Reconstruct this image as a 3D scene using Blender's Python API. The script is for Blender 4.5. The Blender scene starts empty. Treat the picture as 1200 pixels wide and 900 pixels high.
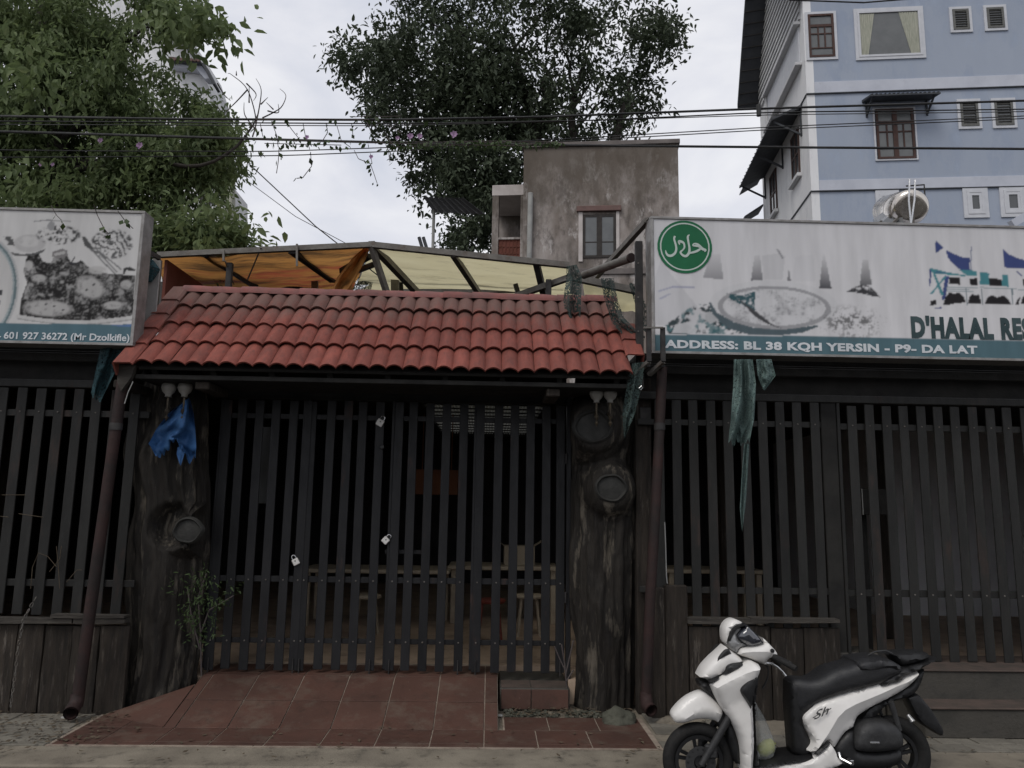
import bpy, bmesh, math, random
import numpy as np
from mathutils import Vector, Matrix
from mathutils.geometry import delaunay_2d_cdt
R = math.radians
random.seed(7)
SC = bpy.context.scene
COL = SC.collection

# ------------------------------------------------------------------ camera
CAM = Vector((0, 0, 1.8)); FPX = 906.0
YAW, PITCH, ROLL = R(-1.6), R(8.9), 0.016
cd = bpy.data.cameras.new('camera'); cam = bpy.data.objects.new('camera', cd); COL.objects.link(cam)
cam.rotation_mode = 'QUATERNION'
CR = Matrix.Rotation(YAW, 3, 'Z') @ Matrix.Rotation(R(90) + PITCH, 3, 'X') @ Matrix.Rotation(ROLL, 3, 'Z')
cam.location = CAM; cam.rotation_quaternion = CR.to_quaternion()
cd.sensor_fit = 'HORIZONTAL'; cd.sensor_width = 36; cd.lens = FPX / 1200 * 36
cd.clip_start = 0.05; cd.clip_end = 3000
SC.camera = cam

# ------------------------------------------------------------------ sky and sun
W = bpy.data.worlds.new('World'); SC.world = W; W.use_nodes = True
wt = W.node_tree; wt.nodes.clear(); WN = wt.nodes.new; WL = wt.links.new
SUN_EL, SUN_ROT = R(52), R(218)
sky = WN('ShaderNodeTexSky'); sky.sky_type = 'NISHITA'; sky.sun_disc = False
sky.sun_elevation = SUN_EL; sky.sun_rotation = SUN_ROT
bs = WN('ShaderNodeBackground'); bs.inputs[1].default_value = 0.10; WL(sky.outputs[0], bs.inputs[0])
tc = WN('ShaderNodeTexCoord'); mp = WN('ShaderNodeMapping'); mp.inputs['Scale'].default_value = (1, 1, 2.2)
WL(tc.outputs['Generated'], mp.inputs[0])
nz = WN('ShaderNodeTexNoise'); nz.inputs['Scale'].default_value = 2.6; nz.inputs['Detail'].default_value = 7
nz.inputs['Roughness'].default_value = 0.55; nz.inputs['Distortion'].default_value = 0.4
WL(mp.outputs[0], nz.inputs['Vector'])
rp = WN('ShaderNodeValToRGB'); cr = rp.color_ramp
cr.elements[0].position = 0.36; cr.elements[0].color = (0.66, 0.69, 0.78, 1)
cr.elements[1].position = 0.66; cr.elements[1].color = (0.97, 0.97, 0.99, 1)
e = cr.elements.new(0.5); e.color = (0.81, 0.82, 0.88, 1)
WL(nz.outputs[0], rp.inputs[0])
bc = WN('ShaderNodeBackground'); bc.inputs[1].default_value = 1.0; WL(rp.outputs[0], bc.inputs[0])
mx = WN('ShaderNodeMixShader'); mx.inputs[0].default_value = 0.93
WL(bs.outputs[0], mx.inputs[1]); WL(bc.outputs[0], mx.inputs[2])
wo = WN('ShaderNodeOutputWorld'); WL(mx.outputs[0], wo.inputs[0])
sl = bpy.data.lights.new('sun', 'SUN'); sl.energy = 1.3; sl.angle = R(25); sl.color = (1, 0.96, 0.9)
so = bpy.data.objects.new('sun', sl); COL.objects.link(so)
sd = Vector((math.sin(SUN_ROT) * math.cos(SUN_EL), math.cos(SUN_ROT) * math.cos(SUN_EL), math.sin(SUN_EL)))
so.rotation_mode = 'QUATERNION'; so.rotation_quaternion = sd.to_track_quat('Z', 'Y')
vs = SC.view_settings; vs.view_transform = 'Standard'; vs.look = 'None'; vs.exposure = 0; vs.gamma = 1
SC.cycles.max_bounces = 8; SC.cycles.transparent_max_bounces = 16

# ------------------------------------------------------------------ helpers
def ray(u, v):
    return CR @ Vector(((u - 600) / FPX, -(v - 450) / FPX, -1))
def P(u, v, Y):
    d = ray(u, v); return CAM + d * (Y / d.y)
def PZ(u, v, z):
    d = ray(u, v); return CAM + d * ((z - CAM.z) / d.z)
def hit(u, v, p0, n):
    d = ray(u, v); return CAM + d * ((Vector(p0) - CAM).dot(n) / d.dot(n))
def crop(pts, ox, oy, s):
    return [(ox + x / s, oy + y / s) for x, y in pts]

class MB:
    def __init__(self, M=None):
        self.v = []; self.f = []; self.M = M; self.smooth = False
    def add(self, vs_, fs):
        b = len(self.v)
        for p in vs_:
            p = Vector(p)
            self.v.append(self.M @ p if self.M else p)
        self.f += [tuple(b + i for i in f) for f in fs]; return self
    def box(self, x0, x1, y0, y1, z0, z1):
        return self.add([(x0,y0,z0),(x1,y0,z0),(x1,y1,z0),(x0,y1,z0),(x0,y0,z1),(x1,y0,z1),(x1,y1,z1),(x0,y1,z1)],
                        [(0,3,2,1),(4,5,6,7),(0,1,5,4),(1,2,6,5),(2,3,7,6),(3,0,4,7)])
    def cbox(self, x0, x1, y0, y1, z0, z1, c=0.006):
        """box with chamfered edges"""
        bm = bmesh.new(); r = bmesh.ops.create_cube(bm, size=1)
        for q in bm.verts:
            q.co = Vector(((x0+x1)/2 + q.co.x*(x1-x0), (y0+y1)/2 + q.co.y*(y1-y0), (z0+z1)/2 + q.co.z*(z1-z0)))
        bmesh.ops.bevel(bm, geom=list(bm.edges), offset=c, segments=1, affect='EDGES')
        bm.verts.index_update()
        self.add([q.co.copy() for q in bm.verts], [[q.index for q in f.verts] for f in bm.faces]); bm.free(); return self
    def beam(self, p, q, w, h=None, up=(0,0,1)):
        p, q = Vector(p), Vector(q); h = h or w; d = (q - p).normalized(); up = Vector(up)
        s = d.cross(up)
        if s.length < 1e-3: s = d.cross(Vector((0,1,0)))
        s.normalize(); t = s.cross(d).normalized(); vs_ = []
        for o in (p, q):
            for a, b in ((-1,-1),(1,-1),(1,1),(-1,1)): vs_.append(o + s*a*w/2 + t*b*h/2)
        return self.add(vs_, [(0,1,2,3),(7,6,5,4),(0,4,5,1),(1,5,6,2),(2,6,7,3),(3,7,4,0)])
    def tube(self, pts, r, seg=8, caps=True):
        pts = [Vector(p) for p in pts]; n = len(pts)
        rs = r if isinstance(r, (list, tuple)) else [r]*n
        vs_ = []; fs = []; ref = None
        for i, p in enumerate(pts):
            d = (pts[min(i+1, n-1)] - pts[max(i-1, 0)]).normalized()
            if ref is None:
                ref = d.orthogonal().normalized()
            a = (ref - d * ref.dot(d)); a = a.normalized() if a.length > 1e-6 else d.orthogonal().normalized()
            ref = a; b = d.cross(a)
            for k in range(seg):
                t = 2*math.pi*k/seg; vs_.append(p + (a*math.cos(t) + b*math.sin(t))*rs[i])
        for i in range(n-1):
            for k in range(seg):
                k2 = (k+1) % seg; fs.append((i*seg+k, i*seg+k2, (i+1)*seg+k2, (i+1)*seg+k))
        if caps: fs += [tuple(range(seg))[::-1], tuple((n-1)*seg + k for k in range(seg))]
        return self.add(vs_, fs)
    def lathe(self, prof, c, axis='Z', seg=24):
        """prof: (r, h) pairs; closed if first == last"""
        vs_ = []; fs = []; n = len(prof); c = Vector(c)
        for k in range(seg):
            t = 2*math.pi*k/seg
            for r, h in prof:
                x, y = r*math.cos(t), r*math.sin(t)
                q = {'Z': (x, y, h), 'Y': (x, h, y), 'X': (h, x, y)}[axis]
                vs_.append(c + Vector(q))
        for k in range(seg):
            k2 = (k+1) % seg
            for i in range(n-1):
                fs.append((k*n+i, k2*n+i, k2*n+i+1, k*n+i+1))
        return self.add(vs_, fs)
    def prism(self, poly, d):
        """poly: 3-D points of a planar outline, d: extrusion vector"""
        n = len(poly); d = Vector(d); poly = [Vector(p) for p in poly]
        return self.add(poly + [p + d for p in poly],
                        [tuple(range(n))[::-1], tuple(range(n, 2*n))] + [(i, (i+1) % n, n+(i+1) % n, n+i) for i in range(n)])

def setp(o, label=None, cat=None, group=None, kind=None):
    if label: o['label'] = label
    if cat: o['category'] = cat
    if group: o['group'] = group
    if kind: o['kind'] = kind
    return o
def linkmesh(name, me, parent=None, loc=(0,0,0)):
    o = bpy.data.objects.new(name, me); COL.objects.link(o); o.location = loc
    if parent: o.parent = parent
    return o
def wloc(o):
    l = Vector((0,0,0))
    while o: l += o.location; o = o.parent
    return l
def obj(name, mb, m, parent=None, smooth=False, origin=None, fixn=True):
    """world-space MB -> mesh object (relative to its parent, which is never rotated)"""
    base = wloc(parent) if parent else Vector((0,0,0))
    o0 = Vector(origin) if origin is not None else (base if parent else Vector((0,0,0)))
    me = bpy.data.meshes.new(name); me.from_pydata([p - o0 for p in mb.v], [], mb.f)
    if fixn:
        bm = bmesh.new(); bm.from_mesh(me); bmesh.ops.recalc_face_normals(bm, faces=bm.faces); bm.to_mesh(me); bm.free()
    if smooth:
        for p in me.polygons: p.use_smooth = True
        if smooth != 'all':
            me.set_sharp_from_angle(angle=R(smooth if smooth is not True else 40))
    me.materials.append(m); me.update()
    return linkmesh(name, me, parent, o0 - base)
def thing(name, loc, label, cat, group=None):
    o = bpy.data.objects.new(name, None); COL.objects.link(o); o.location = loc; o.empty_display_size = .1
    return setp(o, label, cat, group)
def npmesh(name, V, F, m, parent=None, col=None, smooth=False):
    """numpy verts (n,3) and quads/tris (k,m) -> object, world space"""
    me = bpy.data.meshes.new(name); V = np.asarray(V, dtype=np.float32); F = np.asarray(F, dtype=np.int32)
    if parent: V = V - np.array(wloc(parent), dtype=np.float32)
    k, q = F.shape
    me.vertices.add(len(V)); me.vertices.foreach_set('co', V.ravel())
    me.loops.add(k*q); me.loops.foreach_set('vertex_index', F.ravel())
    me.polygons.add(k); me.polygons.foreach_set('loop_start', np.arange(0, k*q, q, dtype=np.int32))
    me.polygons.foreach_set('loop_total', np.full(k, q, dtype=np.int32))
    if smooth: me.polygons.foreach_set('use_smooth', np.ones(k, dtype=bool))
    me.update(calc_edges=True)
    if col is not None:
        ca = me.color_attributes.new('Col', 'FLOAT_COLOR', 'POINT')
        c4 = np.ones((len(V), 4), dtype=np.float32); c4[:, :3] = col; ca.data.foreach_set('color', c4.ravel())
    me.materials.append(m)
    return linkmesh(name, me, parent)

# ------------------------------------------------------------------ materials
def mat(name, c1, c2=None, scale=6, rough=0.7, bump=0.0, bscale=None, metal=0.0, stretch=(1,1,1), dirt=None, rnd=0.0,
        lo=0.35, hi=0.65, spec=0.25, coat=0.0, alpha=None, trans=0.0, gloss_noise=0.1, coord='pos', grime=None):
    m = bpy.data.materials.new(name); m.use_nodes = True; nt = m.node_tree; N = nt.nodes.new; L = nt.links.new
    b = nt.nodes['Principled BSDF']
    b.inputs['Roughness'].default_value = rough; b.inputs['Metallic'].default_value = metal
    b.inputs['Specular IOR Level'].default_value = spec; b.inputs['Coat Weight'].default_value = coat
    if coord == 'pos': src = N('ShaderNodeNewGeometry').outputs['Position']
    else: src = N('ShaderNodeTexCoord').outputs['Object']
    mapn = N('ShaderNodeMapping'); mapn.inputs['Scale'].default_value = stretch; L(src, mapn.inputs[0])
    vec = mapn.outputs[0]
    def noise(s, det=5, rgh=0.6, v=None):
        n = N('ShaderNodeTexNoise'); n.inputs['Scale'].default_value = s; n.inputs['Detail'].default_value = det
        n.inputs['Roughness'].default_value = rgh; L(v or vec, n.inputs['Vector']); return n.outputs[0]
    def mrange(val, a, c, t0=0.0, t1=1.0):
        r = N('ShaderNodeMapRange'); L(val, r.inputs[0]); r.inputs[1].default_value = a; r.inputs[2].default_value = c
        r.inputs[3].default_value = t0; r.inputs[4].default_value = t1; return r.outputs[0]
    def mixc(fac, a, c):
        x = N('ShaderNodeMix'); x.data_type = 'RGBA'
        if hasattr(fac, 'type') or not isinstance(fac, (int, float)): L(fac, x.inputs[0])
        else: x.inputs[0].default_value = fac
        for i, q in ((6, a), (7, c)):
            if isinstance(q, tuple): x.inputs[i].default_value = (*q, 1)
            else: L(q, x.inputs[i])
        return x.outputs[2]
    c2 = c2 or tuple(x*0.8 for x in c1)
    colr = mixc(mrange(noise(scale), lo, hi), tuple(c1), tuple(c2))
    if dirt:                                   # (colour, scale, low, high[, amount])
        for dd in (dirt if isinstance(dirt, list) else [dirt]):
            colr = mixc(mrange(noise(dd[1], 6, 0.7), dd[2], dd[3], 0, dd[4] if len(dd) > 4 else 1), colr, tuple(dd[0]))
    if grime:                                  # weathering by height: (colour, z_from, z_to, amount)
        sep = N('ShaderNodeSeparateXYZ'); L(N('ShaderNodeNewGeometry').outputs['Position'], sep.inputs[0])
        ad = N('ShaderNodeMath'); ad.operation = 'MULTIPLY_ADD'; L(noise(3.0, 6, .7), ad.inputs[0])
        ad.inputs[1].default_value = (grime[2]-grime[1])*2.6; L(sep.outputs[2], ad.inputs[2])
        off = (grime[2]-grime[1])*1.3
        colr = mixc(mrange(ad.outputs[0], grime[1]+off, grime[2]+off, 0, grime[3]), colr, tuple(grime[0]))
    if rnd:
        oi = N('ShaderNodeObjectInfo'); hs = N('ShaderNodeHueSaturation')
        L(mrange(oi.outputs['Random'], 0, 1, 1-rnd, 1+rnd), hs.inputs['Value']); L(colr, hs.inputs['Color']); colr = hs.outputs[0]
    L(colr, b.inputs['Base Color'])
    if gloss_noise:
        L(mrange(noise(scale*2.3), 0.3, 0.7, max(0.03, rough-gloss_noise), min(1, rough+gloss_noise)), b.inputs['Roughness'])
    if bump:
        bn = N('ShaderNodeBump'); bn.inputs['Strength'].default_value = min(1, bump); bn.inputs['Distance'].default_value = 0.01*max(1, bump)
        L(noise(bscale or scale*4, 6, .65), bn.inputs['Height']); L(bn.outputs[0], b.inputs['Normal'])
    out = nt.nodes['Material Output']; last = b.outputs[0]
    if trans:                                   # light passing through thin sheet or leaf
        t = N('ShaderNodeBsdfTranslucent'); L(colr, t.inputs[0]); x = N('ShaderNodeMixShader'); x.inputs[0].default_value = trans
        L(last, x.inputs[1]); L(t.outputs[0], x.inputs[2]); last = x.outputs[0]
    if alpha is not None:                       # (kind, ...) procedural holes
        t = N('ShaderNodeBsdfTransparent'); x = N('ShaderNodeMixShader')
        if isinstance(alpha, tuple): L(mrange(noise(alpha[0], 3, .6), alpha[1], alpha[2]), x.inputs[0])
        else: x.inputs[0].default_value = alpha
        L(t.outputs[0], x.inputs[1]); L(last, x.inputs[2]); last = x.outputs[0]
    if last is not b.outputs[0]: L(last, out.inputs[0])
    return m
def printmat(name, rough=0.7):
    m = mat(name, (1,1,1), (1,1,1), rough=rough, gloss_noise=0.05)
    nt = m.node_tree; b = nt.nodes['Principled BSDF']; b.inputs['Specular IOR Level'].default_value = .1; a = nt.nodes.new('ShaderNodeVertexColor'); a.layer_name = 'Col'
    nz = nt.nodes.new('ShaderNodeTexNoise'); nz.inputs['Scale'].default_value = 3; nz.inputs['Detail'].default_value = 6
    mr = nt.nodes.new('ShaderNodeMapRange'); mr.inputs[1].default_value = .3; mr.inputs[2].default_value = .7; mr.inputs[3].default_value = .88; mr.inputs[4].default_value = 1.05
    mp_ = nt.nodes.new('ShaderNodeMapping'); mp_.inputs['Scale'].default_value = (3, 1, .5)
    g = nt.nodes.new('ShaderNodeNewGeometry'); nt.links.new(g.outputs['Position'], mp_.inputs[0]); nt.links.new(mp_.outputs[0], nz.inputs['Vector'])
    nt.links.new(nz.outputs[0], mr.inputs[0])
    vm = nt.nodes.new('ShaderNodeVectorMath'); vm.operation = 'SCALE'
    nt.links.new(a.outputs[0], vm.inputs[0]); nt.links.new(mr.outputs[0], vm.inputs['Scale'])
    nt.links.new(vm.outputs[0], b.inputs['Base Color']); return m

M = {}
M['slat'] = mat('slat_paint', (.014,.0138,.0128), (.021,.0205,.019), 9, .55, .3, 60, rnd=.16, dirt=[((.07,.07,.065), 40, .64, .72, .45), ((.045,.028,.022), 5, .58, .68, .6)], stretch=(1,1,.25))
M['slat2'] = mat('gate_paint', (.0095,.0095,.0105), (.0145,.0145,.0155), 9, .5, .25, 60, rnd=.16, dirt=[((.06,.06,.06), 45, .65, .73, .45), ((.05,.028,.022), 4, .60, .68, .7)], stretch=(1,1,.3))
M['darkwood'] = mat('dark_timber', (.020,.016,.013), (.040,.032,.025), 5, .8, .8, 30, stretch=(4,4,.5), dirt=[((.15,.13,.11), 6, .57, .70, .6), ((.012,.011,.010), 4, .5, .7, .7)], rnd=.25)
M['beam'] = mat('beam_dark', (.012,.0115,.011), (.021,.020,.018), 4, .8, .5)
M['log'] = mat('log_bark', (.026,.022,.018), (.009,.008,.007), 3.2, .75, 1.6, 14, stretch=(2.5,2.5,.5), dirt=[((.125,.108,.085), 3.2, .53, .63, .75), ((.006,.005,.005), 2, .52, .66, .8)])
M['knot'] = mat('knot_cut', (.024,.024,.022), (.038,.037,.034), 12, .7, .5, 40)
M['roof'] = mat('roof_tile_red', (.235,.068,.050), (.165,.050,.038), 5, .75, .5, 70, rnd=.16, stretch=(3,1,1), grime=((.125,.08,.068), 3.40, 3.75, .8), dirt=[((.10,.042,.035), 9, .52, .70, .65), ((.20,.13,.11), 30, .62, .72, .35)])
M['ridge'] = mat('ridge_tile_red', (.23,.085,.075), (.15,.075,.07), 7, .75, .4, 60, rnd=.15)
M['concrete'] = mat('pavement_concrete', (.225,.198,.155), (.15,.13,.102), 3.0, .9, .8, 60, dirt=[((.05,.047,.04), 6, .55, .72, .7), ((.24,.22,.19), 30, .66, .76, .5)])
M['paver'] = mat('paving_block', (.17,.157,.13), (.12,.11,.092), 6, .9, .7, 60, rnd=.14, dirt=((.06,.055,.045), 9, .58, .75, .6))
M['asphalt'] = mat('road_asphalt', (.055,.053,.05), (.075,.072,.067), 4, .9, .8, 90)
M['floortile'] = mat('red_floor_tile', (.088,.045,.034), (.066,.036,.028), 2.2, .6, .2, 40, rnd=.10, dirt=[((.115,.09,.07), 4, .50, .68, .6), ((.035,.025,.02), 7, .56, .70, .5), ((.24,.20,.17), 22, .66, .72, .5)])
M['grout'] = mat('tile_grout', (.30,.25,.20), (.20,.16,.13), 12, .9)
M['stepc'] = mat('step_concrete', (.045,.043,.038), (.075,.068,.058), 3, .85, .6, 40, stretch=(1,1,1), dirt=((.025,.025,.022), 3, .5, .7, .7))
M['steptop'] = mat('step_tread_red', (.085,.062,.052), (.055,.045,.038), 6, .8, .3)
M['white'] = mat('scooter_paint', (.70,.68,.65), (.64,.62,.59), 5, .33, 0, spec=.4, coat=.2, gloss_noise=.04)
M['plastic'] = mat('black_plastic', (.009,.009,.0095), (.013,.013,.0135), 30, .45, .15, 200, spec=.4)
M['seatmat'] = mat('seat_vinyl', (.009,.009,.010), (.012,.012,.013), 20, .5, .3, 180, spec=.5)
M['rubber'] = mat('tyre_rubber', (.011,.011,.011), (.018,.017,.016), 30, .75, .3, 100)
M['chrome'] = mat('bright_metal', (.55,.55,.55), (.45,.45,.45), 10, .25, metal=1)
M['gunmetal'] = mat('engine_metal', (.035,.035,.036), (.05,.05,.05), 15, .5, .3, metal=.3)
M['visor'] = mat('dark_visor', (.02,.022,.03), (.025,.027,.035), 5, .12, spec=.9, coat=1, gloss_noise=.02)
M['lens'] = mat('lamp_lens', (.10,.10,.10), (.25,.25,.25), 22, .15, spec=.8, coat=1)
M['steel'] = mat('galvanised_steel', (.11,.10,.09), (.17,.16,.145), 8, .55, .3, metal=.4, dirt=((.09,.055,.035), 9, .55, .72, .7))
M['steeldark'] = mat('dark_steel', (.022,.021,.022), (.045,.042,.04), 8, .6, .3, dirt=((.08,.05,.035), 14, .6, .75, .6))
M['alu'] = mat('sign_edge_metal', (.30,.29,.28), (.20,.19,.18), 10, .45, .2, metal=.5, dirt=((.16,.10,.06), 13, .62, .76, .6))
M['rustpipe'] = mat('rusty_pipe', (.038,.020,.018), (.027,.017,.016), 5, .7, .4, 40, dirt=((.018,.015,.014), 3, .46, .60, .85))
M['signside'] = mat('sign_side', (.30,.29,.28), (.20,.19,.18), 4, .7)
M['net'] = mat('green_netting', (.035,.055,.05), (.06,.085,.08), 20, .85, alpha=(55, .38, .50), trans=.2)
M['netblue'] = mat('blue_netting', (.02,.05,.06), (.03,.07,.08), 20, .85, alpha=(55, .36, .46), trans=.2)
M['netpale'] = mat('pale_green_netting', (.10,.155,.145), (.16,.22,.205), 25, .85, alpha=(70, .34, .44), trans=.25)
M['tarp'] = mat('blue_tarp', (.028,.085,.22), (.045,.125,.28), 9, .55, .6, 30, dirt=((.015,.03,.08), 8, .55, .7, .7), trans=.1)
M['orange'] = mat('orange_sheet', (.52,.26,.08), (.40,.18,.055), 2.0, .7, .4, stretch=(.4,1.6,1), trans=.5, dirt=[((.36,.07,.045), 1.3, .50, .60, .8), ((.09,.055,.03), 2.2, .50, .64, .85)])
M['yellow'] = mat('yellow_sheet', (.72,.66,.43), (.62,.56,.35), 1.8, .6, .2, stretch=(.6,1,1), trans=.55, dirt=((.34,.30,.19), 2.5, .54, .68, .7))
M['redpanel'] = mat('red_side_panel', (.16,.05,.035), (.11,.035,.025), 3, .8)
M['greywall'] = mat('weathered_render', (.36,.325,.305), (.20,.17,.15), .8, .9, .6, 10, stretch=(1,1,.5), lo=.42, hi=.58, dirt=[((.10,.088,.078), .9, .47, .60, .75), ((.07,.06,.055), 2.6, .53, .64, .6), ((.50,.47,.45), 2.2, .55, .63, .7)], grime=((.095,.078,.062), 9.4, 10.8, .82))
M['greycap'] = mat('parapet_cap', (.12,.105,.10), (.19,.17,.16), 2, .9)
M['whitetrim'] = mat('window_surround', (.52,.48,.46), (.42,.38,.36), 3, .85)
M['brick'] = mat('brick_vent', (.17,.06,.045), (.13,.05,.035), 6, .85)
M['bluewall'] = mat('pale_blue_render', (.335,.375,.45), (.305,.345,.42), .5, .85, .2, 20, stretch=(1,1,.4), dirt=[((.22,.27,.37), 1.3, .50, .66, .5),((.36,.41,.50), 2.6, .54, .68, .5)])
M['whitewall'] = mat('white_render', (.78,.78,.78), (.68,.68,.69), .7, .85, .1, stretch=(1,1,.4), dirt=((.50,.51,.53), 2, .54, .68, .5))
M['bandwhite'] = mat('white_band', (.52,.54,.60), (.44,.46,.52), 1.2, .85, dirt=((.34,.35,.38), 3, .6, .75, .5))
M['siding'] = mat('grey_siding', (.60,.60,.60), (.50,.50,.51), 2, .6)
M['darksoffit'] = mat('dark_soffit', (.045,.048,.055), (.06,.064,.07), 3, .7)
M['winwood'] = mat('brown_window_wood', (.075,.040,.032), (.055,.032,.027), 8, .6)
M['darkwin'] = mat('dark_window_frame', (.028,.024,.022), (.04,.034,.03), 8, .6)
M['glass'] = mat('window_glass', (.05,.055,.06), (.07,.075,.08), 2, .12, spec=.7, gloss_noise=.03)
M['glassg'] = mat('grey_glass', (.10,.105,.105), (.13,.135,.135), 2, .2, spec=.6, gloss_noise=.03)
M['louvre'] = mat('louvre_grey', (.10,.10,.095), (.14,.14,.13), 10, .6)
M['curtain'] = mat('curtain_cloth', (.50,.50,.42), (.36,.37,.30), 6, .9, stretch=(5,5,.6), trans=.2)
M['tank'] = mat('stainless_tank', (.62,.58,.52), (.55,.50,.45), 3, .22, metal=1, dirt=((.40,.30,.22), 5, .6, .75, .5))
M['leafa'] = mat('left_tree_leaf', (.165,.215,.090), (.095,.130,.058), 1.6, .6, dirt=((.22,.25,.12), 9, .56, .66, .8), trans=.42)
M['leafb'] = mat('centre_tree_leaf', (.074,.095,.056), (.044,.058,.036), 1.0, .6, dirt=((.055,.075,.038), 3, .58, .68, .8), trans=.2)
M['leafv'] = mat('vine_leaf', (.055,.085,.03), (.035,.055,.022), 3, .6, trans=.25, dirt=((.09,.12,.045), 9, .58, .7, .8))
M['bark'] = mat('bark_brown', (.055,.048,.042), (.035,.030,.027), 6, .9, .8, 30)
M['twig'] = mat('bare_twig', (.09,.075,.07), (.06,.05,.05), 6, .9)
M['flower'] = mat('pink_flower', (.36,.21,.38), (.42,.29,.42), 8, .7, trans=.3)
M['cable'] = mat('black_cable', (.022,.022,.022), (.03,.03,.03), 10, .6)
M['lampglass'] = mat('lamp_shade_glass', (.30,.29,.27), (.22,.21,.19), 14, .4)
M['brass'] = mat('lamp_bracket', (.11,.09,.06), (.06,.05,.04), 14, .45, metal=.6)
M['padlock'] = mat('padlock_steel', (.72,.70,.66), (.60,.58,.55), 30, .4, spec=.5)
M['intfloor'] = mat('inner_floor', (.50,.38,.28), (.36,.27,.20), 2, .6, .2, dirt=((.08,.06,.05), 3, .52, .68, .7))
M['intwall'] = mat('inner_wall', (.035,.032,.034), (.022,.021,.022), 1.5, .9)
M['tabletop'] = mat('old_table_wood', (.42,.36,.27), (.30,.25,.19), 5, .5, stretch=(1,6,1))
M['redchair'] = mat('red_stool', (.20,.045,.03), (.15,.035,.025), 5, .5)
M['board'] = mat('orange_board', (.24,.10,.05), (.19,.08,.045), 3, .8)
M['pale'] = mat('pale_plastic', (.35,.35,.33), (.26,.26,.25), 3, .7)
M['corr'] = mat('clear_corrugated', (.09,.09,.082), (.06,.06,.055), 5, .6, trans=.85)
M['bag'] = mat('clear_bag', (.42,.43,.42), (.30,.31,.30), 14, .25, alpha=.38, bump=.6, bscale=30)
M['limefood'] = mat('lime_package', (.30,.33,.05), (.42,.43,.12), 18, .5)
M['stone'] = mat('mossy_stone', (.055,.055,.042), (.09,.09,.07), 10, .95, 1, 40)
M['deadleaf'] = mat('dead_leaf', (.06,.045,.03), (.10,.08,.055), 12, .9)
M['letter_w'] = mat('white_lettering', (.62,.64,.66), (.50,.53,.55), 8, .7)
M['letter_t'] = mat('teal_lettering', (.028,.050,.055), (.055,.085,.09), 5, .8)
M['green'] = mat('green_emblem', (.008,.115,.045), (.010,.135,.055), 5, .45)
M['letter_g'] = mat('emblem_lettering', (.50,.57,.52), (.46,.53,.48), 8, .5)
M['logo'] = mat('dark_logo', (.06,.06,.06), (.08,.08,.08), 8, .4)

def text_mesh(name, s, pos, w, h, m, parent, bold=0.02, shear=0.0, normal='-Y', tracking=1.0):
    """lettering as a thin mesh fitted to width w and height h, lower left corner at pos, facing -Y"""
    cu = bpy.data.curves.new(name, 'FONT'); cu.body = s; cu.offset = bold; cu.shear = shear; cu.space_character = tracking
    cu.resolution_u = 3
    to = bpy.data.objects.new(name, cu); COL.objects.link(to)
    dg = bpy.context.evaluated_depsgraph_get(); me = bpy.data.meshes.new_from_object(to.evaluated_get(dg))
    bpy.data.objects.remove(to); bpy.data.curves.remove(cu)
    co = np.empty(len(me.vertices)*3); me.vertices.foreach_get('co', co); co = co.reshape(-1, 3)
    x0, x1 = co[:,0].min(), co[:,0].max(); y0, y1 = co[:,1].min(), co[:,1].max()
    base = wloc(parent); out = np.zeros_like(co)
    out[:,0] = pos[0] + (co[:,0]-x0)/(x1-x0)*w - base.x
    out[:,1] = pos[1] - base.y
    out[:,2] = pos[2] + (co[:,1]-y0)/(y1-y0)*h - base.z
    me.vertices.foreach_set('co', out.ravel()); me.materials.clear(); me.materials.append(m); me.update()
    return linkmesh(name, me, parent)

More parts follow.
